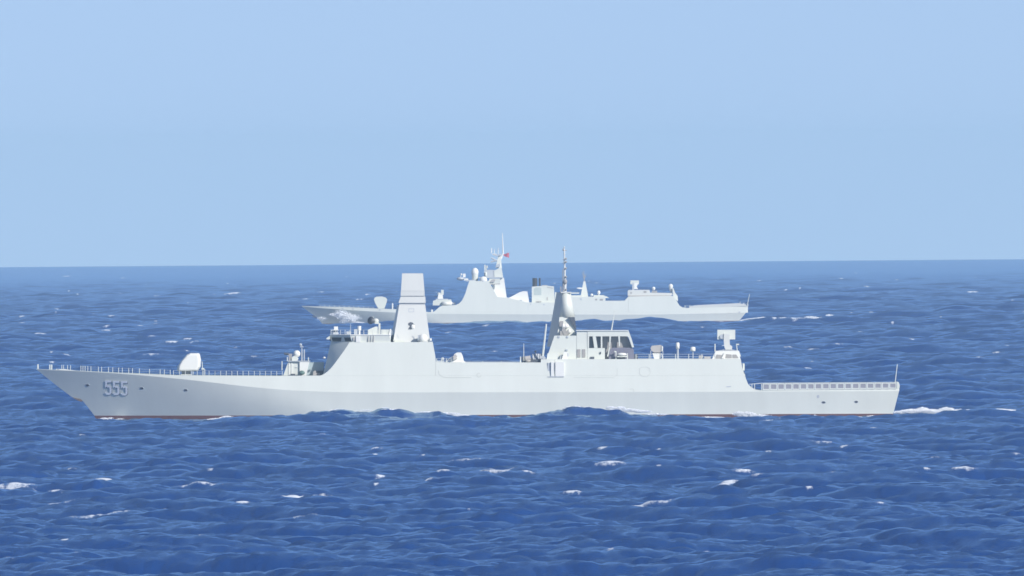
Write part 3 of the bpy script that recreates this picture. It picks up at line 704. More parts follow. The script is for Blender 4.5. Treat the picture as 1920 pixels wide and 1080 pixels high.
    small('vent', lambda m_: (S.prism(m_, [(587,703.8),(588,696),(592,694),(594,703.8)], -5, -4), S.box(m_, 589, 600, 699, 703.8, -4, -3)), BEIGE)
    small('deck_machinery', lambda m_: S.box(m_, 588, 606, 695, 703.8, -3.5, -1.6), DARK)
    cw = MB(); S.prism(cw, [(547.5,677),(547,671),(551,667),(557,668.5),(560,672),(557.5,677)], -3.2, -1.8); ciws = cw.build('close_in_gun', PAINT, R)
    small('tracking_radome', lambda m_: m_.ball(S.P(556.8, 663.3, -2.5), .74, .7, .74, 16), PAINTW, ciws, True)
    small('gun_barrel', lambda m_: (S.pole(m_, 549, 664.5, 532.5, 663, -2.5, .16, .11, 8), S.pole(m_, 541, 663.6, 533, 663.0, -2.5, .24, .22, 8)), DARK, ciws)
    small('ammunition_drum', lambda m_: S.box(m_, 541.5, 548, 663, 676.3, -3, -2), LOUV, ciws)
    small('antenna_mast', lambda m_: (S.pole(m_, 566, 677, 566, 648, -1.5, .16, .1, 8), m_.ball(S.P(563.7, 646.3, -1.5), .3), S.box(m_, 562.5, 569.5, 649.5, 651, -1.8, -1.2), S.pole(m_, 570.5, 677, 570.5, 655, -1.2, .12)), PAINTG)
    small('stanchion', lambda m_: [S.pole(m_, x, 677, x, y_, -4.6, .1) for x, y_ in ((539,669),(578.5,669.5),(529,694))], PAINT)
    small('searchlight', lambda m_: m_.ball(S.P(608.3, 670.5, -4.7), .3, .3, .22), PAINTW)
    # ---- midships
    S.rail('railing', [(819,679),(846,679)], 7.5, 8, lambda x: -8.7)
    S.rail('railing', [(870,679),(975,679)], 2.5, 35, lambda x: -8.7, wires=1)
    m_ = MB(); S.prism(m_, [(848,678.8),(848.5,672),(852,663.5),(857,660.5),(864.5,660.5),(866.5,668),(867,678.8)], -7.6, -6.2); bt = m_.build('decoy_launcher', PAINTW, R)
    small('launch_tube', lambda q: [q.tube(S.P(856, 666 + 4*i, -7.8), S.P(850, 670 + 3*i, -7.9), .3, .32, 10) for i in (0, 1)], BEIGE, bt)
    small('mount_leg', lambda q: (S.prism(q, [(865,660.8),(868,668),(869.6,676),(874,679),(865,679)], -7.0, -6.4),), PAINTW, bt)
    small('deck_pipe', lambda q: (S.pole(q, 836, 678.8, 848, 669, -7, .16), S.pole(q, 842, 678.8, 850, 673, -7, .14), S.box(q, 818, 833, 676, 679, -7.5, -6), q.ball(S.P(830, 672.5, -7), .35, .35, .35)), PAINTG)
    # outline of the boat bay door and a round badge
    def strip(m_, pts, t=.8, off=.03):
        for (a, b), (c, d) in zip(pts, pts[1:]):
            L_ = math.hypot(c - a, d - b); nx, ny = -(d - b) / L_ * t / 2, (c - a) / L_ * t / 2
            decal(S, m_, [(a+nx,b+ny),(c+nx,d+ny),(c-nx,d-ny),(a-nx,b-ny)], side, off, .05)
    SEAM = paint('panel_seam_grey', tuple(c * .83 for c in PAINT_COL), .5, .03, 1, False)
    small('boat_bay_door', lambda m_: strip(m_, [(822,694),(823,699),(826,703),(831,706),(838,707),(884,707)], 1.0), SEAM)
    ey = [(898+3.8*math.cos(t*.5236), 702.6+3.8*math.sin(t*.5236)) for t in range(13)]
    small('badge', lambda m_: strip(m_, ey[:11], 1.1), SEAM)
    small('badge', lambda m_: strip(m_, [(1184+4*math.cos(math.radians(t)), 732+4*math.sin(math.radians(t))) for t in range(-130, 40, 20)], .8), SEAM)
    small('side_door', lambda m_: strip(m_, [(1199,690),(1204,687.5),(1213,687.5),(1218,691),(1219,699),(1214,705),(1204,705),(1199,700),(1199,690)], .6), SEAM)
    small('boat_hatch', lambda m_: strip(m_, [(1075,707),(1150,707),(1157,702),(1157,690)], .5), SEAM)
    # side intake box
    m_ = MB(); S.prism(m_, [(1033,678),(1038.4,678),(1038.4,705),(1033,705)], -9.75, -9.0); S.prism(m_, [(1041.2,678),(1057.5,678),(1057.5,705),(1041.2,705)], -9.75, -9.0)
    ib = m_.build('side_hatch', PAINTW, R)
    small('recess_and_shadow_line', lambda q: (S.box(q, 1027, 1033, 679.5, 705.5, -9.42, -9.0), S.box(q, 1038.5, 1041.1, 679.5, 705, -9.42, -9.0), S.box(q, 1027, 1057, 705.1, 706.1, -9.72, -9.0)), PAINTG, ib)  # grey slots, plus the shadow line below the hatch painted as a strip
    # ---- clutter before the second deckhouse
    m_ = MB(); S.box(m_, 978, 986, 668, 679, -5, -3.5); S.box(m_, 990, 1000, 671, 679, -6, -4); S.box(m_, 1000, 1014, 673.5, 679, -6, -3); m_.build('deck_machinery', DARK, R)
    small('torpedo_launcher', lambda q: (q.tube(S.P(985, 672, -6.5), S.P(995, 670.5, -6.5), .5, .5, 10), q.ball(S.P(990, 675, -6.4), .6, .5, .45)), BEIGE)
    for i, x in enumerate((999, 1003.5, 1008, 1012.5)):
        m_ = MB(); m_.tube(S.P(x, 678.5, -5), S.P(x + 1.2, 664, -3.8), .26, .26, 8); mo = m_.build('launcher_tube', PAINTG, R)
    small('small_radar', lambda q: (S.box(q, 1001.5, 1006.5, 657, 659, -4, -3.2), S.pole(q, 1004, 664, 1004, 658, -3.6, .1)), DARK)
    small('stanchion', lambda q: (S.box(q, 975, 977, 668, 679, -8.5, -8.2), S.pole(q, 982, 679, 982, 644, -5, .1, .05)), PAINT)
    small('whip_antenna', lambda q: S.pole(q, 1017.3, 670, 1024.3, 607, -6, .24, .16), PAINT)
    small('antenna_base', lambda q: (S.box(q, 1014, 1021, 667, 673.5, -6.6, -5.4), S.box(q, 1017.5, 1023, 669, 672, -8, -7)), PAINTG)
    # ---- second deckhouse and hangar house
    m_ = MB(); m_.loops([S.P(*p, -6.25) for p in ((1024.5,673.2),(1035,642),(1039.5,629),(1081,629),(1081,673.2))], [S.P(*p, 5) for p in ((1024.5,673.2),(1035,642),(1039.5,629),(1081,629),(1081,673.2))])
    dh = m_.build('aft_deckhouse', PAINT, R)
    small('stepped_box', lambda q: S.tower(q, (1025, 1049, 673, -7.1, -6.3), (1026.5, 1048, 662, -6.9, -6.3)), PAINT, dh)
    small('vent', lambda q: (S.box(q, 1046, 1049.5, 629.8, 633, -6.4, -6.1), S.box(q, 1062, 1065.5, 629.8, 633, -6.4, -6.1), S.box(q, 1060.5, 1064.5, 654.5, 657, -6.5, -6.1), S.prism(q, [(1049,673),(1051,665),(1052.5,664),(1052.3,668),(1051,673)], -7.6, -7.1), S.pole(q, 1064.8, 662, 1065.5, 668, -7, .2)), PAINTG, dh)
    small('lifebuoy_rack', lambda q: S.tower(q, (1053, 1064.5, 673, -7.8, -7), (1058, 1063, 659, -7.6, -7)), PAINTW, dh)
    for x in (1082, 1091.3):
        m_ = MB(); S.box(m_, x, x + 6.2, 654.5, 669.5, -6.42, -6.2); m_.build('louvre', LOUV, dh)
    m_ = MB(); pts = [(1081.2,673.1),(1081.2,620),(1101,620),(1101,673.1)]; S.prism(m_, pts, -6.3, 6); m_.build('side_wall', PAINT, dh)
    # hangar control house with sloping aft edge
    m_ = MB(); pts = [(1101.2,630.2),(1101.2,620),(1178.5,620),(1184,635),(1188.6,650.6),(1184.8,651),(1178.5,632.5),(1176,630.2)]; S.prism(m_, pts, -6.4, 5.8)
    hh = m_.build('control_house', PAINT, R)
    small('roof_edge', lambda q: S.box(q, 1080, 1178, 619, 620, -6.6, 6), PAINTW, hh)
    small('inner_bulkhead', lambda q: S.prism(q, [(1101.3,673),(1101.3,630.3),(1176,630.3),(1185,651),(1187,673)], -5.0, 5.5), LOUV, hh)
    small('window_frame', lambda q: (S.prism(q, [(1101.3,630.3),(1104.5,630.3),(1104,652),(1101.3,652)], -6.4, -5.6), S.prism(q, [(1111,630.3),(1117,630.3),(1120.5,652),(1114,652)], -6.4, -5.6),
        S.prism(q, [(1126.3,630.3),(1129.2,630.3),(1129.2,652),(1126.3,652)], -6.4, -5.6), S.prism(q, [(1142.5,630.3),(1145.5,630.3),(1143.8,649),(1142.2,649)], -6.4, -5.6), S.prism(q, [(1159,630.3),(1162.2,630.3),(1162.5,649),(1160.4,649)], -6.4, -5.6)), PAINT, hh)
    small('window', lambda q: (S.prism(q, [(1104.6,631),(1110.8,631),(1113.8,651.8),(1104.2,651.8)], -5.6, -5.3), S.prism(q, [(1117.3,631),(1126.2,631),(1126.2,651.8),(1121,651.8)], -5.6, -5.3)), DARK, hh)
    small('lower_wall', lambda q: (S.box(q, 1101.3, 1134, 652.2, 673.1, -6.35, -5.2)), PAINT, hh)
    small('hatch', lambda q: (S.prism(q, ell(1125.5, 661.5, 1.7, 2.4, 10), -6.5, -6.3), S.box(q, 1107, 1114, 668.5, 672.8, -6.6, -6.3)), DARK, hh)
    small('boat_crane', lambda q: S.prism(q, [(1138,668),(1140.5,668),(1144,650),(1142.3,650)], -6.2, -5.8), PAINT)
    small('interior_shadow', lambda q: S.prism(q, [(1141,673),(1143,655),(1148,651.5),(1184,651.5),(1188,655),(1189,673)], -6.1, -5.1), paint('purple_grey_shade', (0.17,0.17,0.22), .9, .15, 1, False))  # shadow of the open interior, put in as a dark purple-grey slab
    m_ = MB(); m_.ball(S.P(1166, 664, -7), .98, .7, .34, 16); rb = m_.build('life_raft', PAINTW, R, True)
    small('cradle', lambda q: (S.box(q, 1154, 1155.6, 658, 673, -7, -6.6), S.box(q, 1157, 1176, 667, 669, -7.3, -6.6), S.box(q, 1175.5, 1177, 662, 673, -7, -6.6), q.ball(S.P(1152.5, 659, -7), .18)), PAINT, rb)
    small('deck_locker', lambda q: (S.box(q, 1176, 1196, 663.5, 673, -6, -4.5)), DARK)
    # ---- aft mast
    m_ = MB(); n_ = 28
    prof = [(594.5,1048.2,1078.5),(570,1050.6,1074),(549,1053,1069.3)]
    rings = []
    for py, xa, xb in prof: rings.append([(S.X((xa+xb)/2 + (xb-xa)/2*math.cos(6.28318*i/n_)), (xb-xa)/2/S.s*1.0*math.sin(6.28318*i/n_)*1.15, S.Z(py)) for i in range(n_)])
    m_.loops(rings[0], rings[1], True, False); m_.loops(rings[1], rings[2], False, True)
    am = m_.build('aft_mast', PAINT, R, True)
    small('shaded_fin', lambda q: q.loops([S.P(1025.5, 650, 1.5), S.P(1049, 650, -1.6), S.P(1049, 650, 3)], [S.P(1043.5, 548, .8), S.P(1054.5, 548, -.7), S.P(1054.5, 548, 1.2)]), MASTP, am)
    small('mast_base', lambda q: S.tower(q, (1045, 1081.5, 629.2, -2.6, 2.6), (1049, 1072, 594.5, -1.7, 1.7)), PAINT, am)
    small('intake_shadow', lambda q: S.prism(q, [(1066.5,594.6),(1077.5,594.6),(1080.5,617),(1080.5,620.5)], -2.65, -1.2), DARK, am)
    small('sensor_cluster', lambda q: (S.box(q, 1049, 1056, 602, 612, -2.9, -2.2), S.box(q, 1050, 1066, 620, 629, -3.2, -2.5), S.prism(q, [(1053,618),(1058,612),(1065,628),(1058,629)], -3.3, -3.1)), LOUV, am)
    small('lamp', lambda q: (q.ball(S.P(1061.5, 611, -2.7), .62, .4, .5), q.ball(S.P(1067.5, 621, -2.8), .4, .4, .5), q.ball(S.P(1056.5, 613, -2.8), .35, .3, .8)), PAINTW, am, True)
    pm = MB()
    segs = [(549,6.4),(541,5.4),(531,6.6),(524,5.0),(515,3.6),(507,4.6),(498,3.0),(489,4.0),(481,2.6),(474,3.2),(466,1.6),(463,2.6),(462,1.2)]
    random.seed(4)
    for (a, ra), (b, rb_) in zip(segs, segs[1:]):
        x0_ = lerp(1059.5, 1058, (549-a)/86); x1_ = lerp(1059.5, 1058, (549-b)/86)
        pm.tube(S.P(x0_, a, 0), S.P(x1_, b, 0), ra*.5/S.s*1.0, rb_*.5/S.s, 8)
    tm = pm.build('pole_mast', MASTP, am, False)
    sp = MB()
    for py in (470, 487, 493, 505, 521, 529, 536, 545):
        sd = 1 if py % 2 else -1
        sp.tube(S.P(1058.8 - 3.4, py, -.3), S.P(1058.8 + 3.6, py - 1, .3), .07, n=5)
        sp.ball(S.P(1058.8 + sd * 2.6, py - 2, -.4), .17, .17, .24, 8)
    sp.ball(S.P(1060, 528, -.5), .42, .3, .55, 8); S.box(sp, 1050.5, 1052.5, 537, 549, -.4, 0); S.pole(sp, 1055.4, 549, 1055.2, 506, -.3, .08)
    sp.build('aerial', LOUV, am)
    small('mast_platform', lambda q: S.box(q, 1051.5, 1071, 547.2, 549.4, -1.1, 1.1), MASTP, am)
    small('whip_antenna', lambda q: S.pole(q, 1146.3, 620, 1153, 581, -2, .12, .06), PAINT)
    # ---- hangar roof
    S.rail('railing', [(1192,672.6),(1340,672.4)], 9.0, 22, lambda x: -8.7, r=.06)
    m_ = MB(); S.prism(m_, [(1219.5,652),(1222,648),(1238,646.5),(1242.5,649),(1241.5,657),(1238,660.5),(1226,660.5),(1221,657)], -5.4, -4); dr = m_.build('decoy_launcher', BEIGE, R)
    small('launcher_edge', lambda q: S.prism(q, [(1240.6,648),(1243.2,649.5),(1242.4,657),(1240.2,660)], -5.6, -4.4), PAINTW, dr)
    small('turntable', lambda q: S.box(q, 1223, 1238.5, 659.5, 662, -5.2, -4.2), DARK, dr)
    small('pedestal', lambda q: S.tower(q, (1226.5, 1238, 672.6, -5.2, -4.2), (1223, 1240, 662, -5.3, -4.1)), PAINTW, dr)
    small('lifting_frame', lambda q: (S.pole(q, 1219.8, 672.6, 1219.8, 657, -5.8, .08), S.pole(q, 1242.5, 672.6, 1242.5, 657, -5.8, .08)), PAINTG, dr)
    m_ = MB(); m_.tube(S.P(1270.5, 653.4, -5), S.P(1270.5, 643.5, -5), .36, .36, 14); m_.ball(S.P(1270.5, 643.4, -5), .36, .36, .2); sa = m_.build('satellite_antenna', PAINTW, R, True, 'narrow white capped cylinder on a pole')
    small('pole', lambda q: (S.pole(q, 1270.5, 672.6, 1270.5, 653, -5, .2), S.prism(q, [(1269.5,672.6),(1269.5,667),(1275,672.6)], -5.2, -4.8)), PAINTG, sa)
    m_ = MB(); m_.tube(S.P(1299, 658, -5), S.P(1299, 651.5, -5), .52, .5, 14); m_.ball(S.P(1299, 651.5, -5), .5, .5, .18); sa = m_.build('satellite_antenna', PAINTW, R, True, 'squat white drum antenna on a thin pole')
    small('pole', lambda q: S.pole(q, 1299, 672.6, 1299, 657, -5, .1), PAINTG, sa)
    small('deck_machinery', lambda q: (S.box(q, 1310, 1318, 666, 672.6, -5, -4), S.box(q, 1320, 1332, 668, 672.6, -6, -4.5)), BEIGE)
    # aft missile launcher
    m_ = MB(); S.box(m_, 1345, 1378.5, 618.3, 636.3, -1.6, 1.6); ml = m_.build('missile_launcher', PAINT, R, label='white box launcher on a column above the hangar')
    small('column', lambda q: S.prism(q, [(1356.8,625.5),(1368,625.5),(1368,640),(1368.5,646),(1373,649.5),(1372,655.5),(1360,655.5),(1358,650),(1357,640)], -2.1, -.9), MASTP, ml)
    small('trunnion', lambda q: q.tube(S.P(1353.5, 631, -1.9), S.P(1353.5, 631, -1.55), .46, .46, 14), PAINTG, ml)
    small('turntable', lambda q: S.tower(q, (1345, 1383, 657.2, -2.4, 2), (1357, 1373, 655.3, -1.8, 1.2)), PAINTG, ml)
    m_ = MB(); S.prism(m_, [(1335,672.5),(1342,657.6),(1385.5,657.6),(1387.6,672.5)], -5, 4); lb = m_.build('launcher_house', PAINTW, R)
    for q_ in ([(1341,671.5),(1343,664.5),(1352,665),(1354,666.5),(1351,671.5)], [(1360,671),(1361,663.5),(1371.5,664.5),(1371.5,671)], [(1373,671),(1373,664.5),(1380,664.5),(1384,670),(1384,671)]):
        m_ = MB(); S.prism(m_, q_, -5.08, -4.9); m_.build('opening', LOUV, lb)
    small('brace', lambda q: S.prism(q, [(1352.5,671.8),(1357.5,661),(1360,661),(1357.5,671.8)], -5.3, -5.1), PAINTW, lb)
    small('guard_rail', lambda q: (S.pole(q, 1340.2, 660, 1340.2, 644.5, -4.5, .12), S.pole(q, 1382, 658, 1380.5, 645, -4.5, .1), S.box(q, 1380, 1385.5, 644.3, 646.5, -4.7, -4.3), S.pole(q, 1384.5, 658, 1388, 668, -4.5, .1)), PAINT, lb)
    small('aft_platform', lambda q: (S.box(q, 1392.5, 1395.6, 681.5, 694, -6.5, 4), S.box(q, 1394, 1396.5, 701, 707.5, -6.8, -3)), PAINT)
    small('navigation_light', lambda q: S.box(q, 1392, 1396, 697, 700.3, -7, -6), DARK)
    # ---- flight deck nets and ensign staff
    yb = lambda x: B(x, 730) - .05
    top = lambda x: 718.4 - (x - 1425) / 257 * 1.6
    bot = lambda x: 730.6 - (x - 1425) / 257 * 2.8
    m_ = MB(); S.prism(m_, [(1404,720),(1427,718.6),(1427,717.4),(1404,719)], -yb(1410), -yb(1410) + .15)
    for x in (1409, 1414, 1427): S.pole(m_, x, 731.6 if x > 1412 else 726, x, 719, -yb(x), .08)
    m_.build('railing', PAINT, R)
    first = None
    for i in range(18):
        x = 1429 + i * 13.95; w_ = 13.4
        m_ = MB(); y_ = yb(x)
        for q in ([(x, top(x)), (x+w_, top(x+w_)), (x+w_, top(x)+1.7), (x, top(x)+1.7)], [(x, bot(x)-1.9), (x+w_, bot(x)-1.9), (x+w_, bot(x)+.3), (x, bot(x)+.3)],
                  [(x, top(x)+1.7), (x+1.7, top(x)+1.7), (x+1.7, bot(x)-1.9), (x, bot(x)-1.9)], [(x+w_-1.7, top(x)+1.7), (x+w_, top(x)+1.7), (x+w_, bot(x)-1.9), (x+w_-1.7, bot(x)-1.9)]):
            S.prism(m_, q, -y_ - .12, -y_ - .04)
        no = m_.build('safety_net', PAINT, R)
        m_ = MB(); S.prism(m_, [(x+1.7, top(x)+1.7), (x+w_-1.7, top(x)+1.7), (x+w_-1.7, bot(x)-1.9), (x+1.7, bot(x)-1.9)], -y_ - .07, -y_ - .05); m_.build('netting', NET, no)
    small('net_rail', lambda q: S.prism(q, [(1427,718.2),(1684,716.4),(1684,715.6),(1427,717.3)], -8.4, -8.25), PAINT)
    small('stern_rail', lambda q: (S.prism(q, [(1680.5,728.4),(1680.5,716),(1684.2,716.4),(1686,722),(1685,728.4)], -8.6, 8.4),), PAINT)
    small('ensign_staff', lambda q: (S.pole(q, 1677.8, 722, 1682.5, 683, 0, .1, .07), S.pole(q, 1676, 728, 1677.8, 722, 0, .14)), PAINT)
    return S

# ================================================================== farther warship
def ship_two():
    S = Ship(S2, 985, 607, D2, 'missile_destroyer', 'pale destroyer farther off behind the 555 ship, red flag on its mast')
    R = S.root
    K = [(566,574.4),(600,577.5),(650,581),(700,583.8),(760,586.4),(820,588),(900,588.6),(1000,589.2),(1100,589.6),(1200,589.8),(1280,588.6),(1402,586)]
    T = [(566,573.6),(640,575.4),(747,580),(780,582.5),(801,585),(812,585),(1280,585),(1281,577.4),(1402,573.8)]
    wl = [(600,606.8),(1402,601)]
    stem = [(566,574.4),(588,590),(592,592.3),(595,594),(604,606.8)]
    B, side = make_hull(S, K, T, wl, stem, (1386,1398), 8.6, 790, 840, .8, .10, keel=4)
    Bs = lambda px, py: 8.6 - 0.10 * (589 - py) / S.s
    def small(name, fn, mtl, parent=R, smooth=False, label=None):
        m_ = MB(); fn(m_); return m_.build(name, mtl, parent, smooth, label)
    block(S, 'forward_superstructure', [(812,584.9),(816,582.6),(820,579),(824,575.3),(829,573),(848,572.2),(855,571.6),(861,568.6),(866,563.8),(869.5,557),(873,549),(876.5,537),(880,526.6),(916,526.6),(933,556.5),(952,558.2),(990,567),(990,584.9)], Bs, PAINT)
    block(S, 'midship_superstructure', [(990.2,584.9),(990.2,567),(1040,567),(1064,556.4),(1135,556.4),(1135,564),(1171,563.6),(1178,556),(1178,584.9)], Bs, PAINT)
    block(S, 'hangar', [(1178.2,584.9),(1178.2,555.8),(1262,554.6),(1266,560),(1270.3,567),(1274,573),(1280,576.6),(1286,577.4),(1286,584.9)], Bs, PAINT)
    # bow number, faint
    for x, q in ((622.5, 0), (626.5, 1)):
        pass
    small('main_gun', lambda q: (S.prism(q, [(708,576.5),(703.5,568),(701.3,562),(702,558.5),(706,556.3),(716,555.9),(722.5,557.6),(726,561.5),(725.2,566),(721.6,576.5)], -1.4, 1.4), S.box(q, 709, 721, 576, 578.5, -1.6, 1.6)), PAINT, R, False, 'white rounded gun turret on the foredeck of the far ship')
    small('anchor', lambda q: S.prism(q, [(584,591.5),(592,593.5),(592.5,595.8),(587,594.4)], -.5, .5), DARK)
    for x, y_ in ((642.5,578.2),(662,578.8),(712,580.8)):
        m_ = MB(); decal(S, m_, ell(x, y_, 2.0, 1.3), side, .05, .1); m_.build('mooring_port', PAINTG, R)
    m_ = MB(); decal(S, m_, ell(1386, 585, 2.0, 1.5), side, .05, .1); m_.build('mooring_port', PAINTG, R)
    small('deck_post', lambda q: (S.box(q, 735, 737.4, 568.5, 579.5, -.4, .4), S.box(q, 808.5, 812, 580.4, 585.2, -6, -5.4), S.box(q, 850, 854, 567.5, 572, -4, -3)), PAINTW)
    S.rail('railing', [(600,574.6),(700,578.2)], 3.2, 9, lambda x: -(B(x, interp(T, x)) - .1), r=.05)
    # gun in front of the bridge
    m_ = MB(); S.prism(m_, [(811.5,572.6),(812,564),(818,562),(846,561.6),(847,566),(842,572.6)], -3.2, 3); cp = m_.build('gun_platform', PAINT, R)
    small('front_drum', lambda q: (q.tube(S.P(829, 569, -3.6), S.P(846.5, 568.6, -3.6), .62, .6, 12), q.ball(S.P(846.5, 568.6, -3.6), .45, .6, .6)), PAINTW, cp, True)
    small('platform_edge', lambda q: S.box(q, 817, 840, 560.2, 561.7, -3, 3), PAINTG, cp)
    m_ = MB(); S.tower(m_, (820.5, 831, 560.4, -1, 1), (822, 830, 552, -.7, .7)); cg = m_.build('close_in_gun', PAINTW, R)
    small('tracking_radar', lambda q: (S.box(q, 827, 832, 543.5, 552.5, -.6, .5), q.ball(S.P(823.5, 551.5, 0), .7, .6, .6)), PAINT, cg)
    small('gun_barrel', lambda q: S.pole(q, 821, 556, 814, 555, 0, .13), DARK, cg)
    # bridge top
    small('bridge_roof', lambda q: S.box(q, 873, 892, 524.8, 527.4, -6, 6), PAINTG)
    m_ = MB(); m_.ball(S.P(863.5, 522.6, -3), 1.35, 1.2, .62, 16); sd = m_.build('search_radar', PAINTG, R, True)
    small('aerial', lambda q: (S.pole(q, 864, 520, 864, 512.5, -3, .12), q.ball(S.P(865, 514.5, -3), .35), S.box(q, 868, 873, 513, 520, -3.2, -2.8), S.box(q, 870, 878, 522, 526, -4, -2)), PAINTW, sd)
    m_ = MB(); m_.ball(S.P(890.6, 510.5, -2), 1.28, 1.28, 1.6, 20); ra = m_.build('radome', PAINTW, R, True, 'tall white egg shaped dome on the bridge roof')
    small('radome_base', lambda q: S.pole(q, 890.6, 526.8, 890.6, 515, -2, 1.0, 1.15, 14), PAINT, ra)
    m_ = MB(); m_.ball(S.P(906.5, 525, -6.6), 1.35, 1.0, 1.3, 18); m_.build('radome', PAINTW, R, True, 'round white dome on the side of the bridge')
    small('wing_platform', lambda q: (S.box(q, 898, 943, 519.5, 521.2, -6.6, 4),), PAINTG)
    small('wing_lattice', lambda q: (S.prism(q, [(918,522),(938,522),(938,533),(913,533)], -6.4, -6.1),), PAINT)
    small('radar_dish', lambda q: (S.prism(q, [(917,529),(924,523.5),(929,524),(927,528.5)], -7, -6.5), S.pole(q, 915, 533.2, 938, 531.8, -6.6, .12), S.box(q, 898.5, 903.5, 531.5, 534.8, -7.4, -6.8)), BEIGE)
    # main mast
    m_ = MB(); S.prism(m_, [(922,533),(918,527),(941,521.4),(945,521.4),(950,558),(929,558.5)], -4.2, 4); mt = m_.build('main_mast', PAINTW, R)
    small('tower', lambda q: S.prism(q, [(927,521.4),(926.5,507.5),(937,502),(940.5,502),(943.8,521.4)], -2.6, 2.6), PAINT, mt)
    small('tower_house', lambda q: S.prism(q, [(907.5,521.4),(907.5,508.5),(909,505.8),(927.5,506),(927.5,521.4)], -2.4, 2.6), PAINTG, mt)
    small('upper_tower', lambda q: S.tower(q, (929.5, 941, 502.2, -1.3, 1.3), (934.5, 938.8, 478, -.7, .7)), PAINT, mt)
    small('pole', lambda q: (S.pole(q, 943.2, 475, 942, 437, 0, .28, .1, 8), S.pole(q, 939, 486, 943.6, 474, 0, .3)), PAINTW, mt)
    small('yardarm', lambda q: (S.prism(q, [(930,497),(937.5,493.5),(937.5,500),(929,501.5)], -3, 3), S.pole(q, 921, 483.5, 932.5, 489.5, -1, .3), S.pole(q, 920, 491, 932.5, 488, -1, .3), S.prism(q, [(922.5,476),(933,477.4),(940,475),(939,479),(930,480.6),(924,478)], -1.5, 1.5)), PAINTG, mt)
    small('top_platform', lambda q: (S.box(q, 923, 931.5, 475.8, 477.2, -1.6, 1.6), S.box(q, 921, 922.6, 465, 475, -.3, .1), S.pole(q, 927, 476, 927, 467, 0, .1), S.pole(q, 934, 476, 934, 465, 0, .12)), PAINTW, mt)
    small('aerial', lambda q: (S.box(q, 908, 910.5, 496.5, 506, -.6, .2), S.box(q, 912, 914.6, 498, 502.5, -.3, .3), S.pole(q, 912, 506, 912, 500, 0, .15), q.ball(S.P(911, 514, -3), .4, .4, .9)), PAINT, mt)
    # flag: a rippled sheet flying aft
    fl = MB(); nn = 14; vs = []
    for j in range(4):
        for i in range(nn + 1):
            u = i / nn; wv = .35 * math.sin(u * 7 + j * .4) * u
            top_ = lerp(476.6, 474.2, u ** .8); bot_ = lerp(478.6, 484.0, u ** .9)
            vs.append(S.P(944.0 + 10.4 * u, lerp(top_, bot_, j / 3) + .5 * math.sin(u * 6), wv))
    fl.add(vs, [(j*(nn+1)+i, j*(nn+1)+i+1, (j+1)*(nn+1)+i+1, (j+1)*(nn+1)+i) for j in range(3) for i in range(nn)])
    fo = fl.build('flag', FLAGR, R, True, 'red flag flying from the mast')
    # funnel group
    m_ = MB(); S.prism(m_, [(953,558.8),(960,555.6),(974,548),(981,546),(989,546.4),(992.4,567.4),(976,566),(953,560.5)], -5, 4); wb = m_.build('boat_deck_screen', PAINTW, R)
    small('vent', lambda q: (S.box(q, 974, 979, 562, 564, -5.1, -4.9), S.box(q, 958, 962, 562.6, 564.3, -5.3, -4.9)), PAINTG, wb)
    m_ = MB(); S.prism(m_, [(997.2,567.5),(997.2,537.4),(1017.5,536),(1025,535.6),(1038.5,537),(1040.5,567.5)], -4, 4); fn = m_.build('funnel', PAINT, R)
    small('exhaust_pipe', lambda q: (q.tube(S.P(1002.8, 537, 0), S.P(1002.8, 521.4, 0), .84, .84, 16),), BLACK, fn)
    small('exhaust_pipe', lambda q: (q.tube(S.P(1012, 537, -.4), S.P(1012, 521.4, -.4), .32, .32, 12),), BLACK, fn)
    small('intake_grille', lambda q: S.prism(q, [(1001.5,553),(1001.5,541),(1004,538.8),(1013,538.8),(1015,541),(1015,553)], -4.08, -3.9), paint('grille_pale_green', (0.42,0.48,0.46), .7, .05, 2, False), fn)
    small('funnel_rim', lambda q: (S.box(q, 1016, 1026, 534.6, 536.2, -3.5, 3.5), S.prism(q, [(1026,537.8),(1037,539.6),(1037,541),(1026,539)], -4.08, -3.9), S.box(q, 1025.2, 1027, 557, 563, -4.1, -3.9), S.box(q, 1006, 1015, 564.5, 566, -4.3, -3.9)), BEIGE, fn)
    small('side_house', lambda q: S.prism(q, [(1040.6,567.2),(1040.6,548),(1046,548),(1066,553),(1066,567.2)], -3.4, 3.4), PAINT)
    small('hull_vent', lambda q: (decal(S, q, [(994,569),(996,569),(996,571),(994,571)], Bs, .05, .1), decal(S, q, [(1018,570),(1022,570),(1021,571.8),(1019,571.8)], Bs, .05, .1)), PAINTG)
    small('crane', lambda q: (S.box(q, 1067, 1086, 548.5, 550.5, -1, 0), S.box(q, 1067, 1091, 553.6, 556.5, -4, 2), S.pole(q, 1070, 556, 1070, 549, -.5, .2)), PAINT)
    # aft mast
    m_ = MB(); S.tower(m_, (1088.5, 1103, 556.6, -1.6, 1.6), (1094, 1097.6, 527.5, -.5, .5)); a2 = m_.build('aft_mast', PAINT, R)
    small('lattice', lambda q: (S.pole(q, 1095.6, 528, 1094.6, 507, 0, .16, .08), S.pole(q, 1092.5, 514, 1099, 520, 0, .08), S.pole(q, 1099.3, 512, 1095, 524, 0, .08), S.pole(q, 1091.8, 510, 1094.3, 524, 0, .07)), LOUV, a2)
    small('radar_panel', lambda q: S.prism(q, [(1080.5,540),(1086,538.8),(1094,539.6),(1092,541.8),(1086,542)], -1.8, -1.2), PAINTW, a2)
    small('deck_dome', lambda q: q.ball(S.P(1109.5, 553, -3), .5, .5, .5), PAINTW)
    small('satellite_antenna', lambda q: (q.ball(S.P(1122.7, 548.5, -3), .55, .55, .75), S.pole(q, 1122.7, 556.5, 1122.7, 551, -3, .25)), PAINTW)
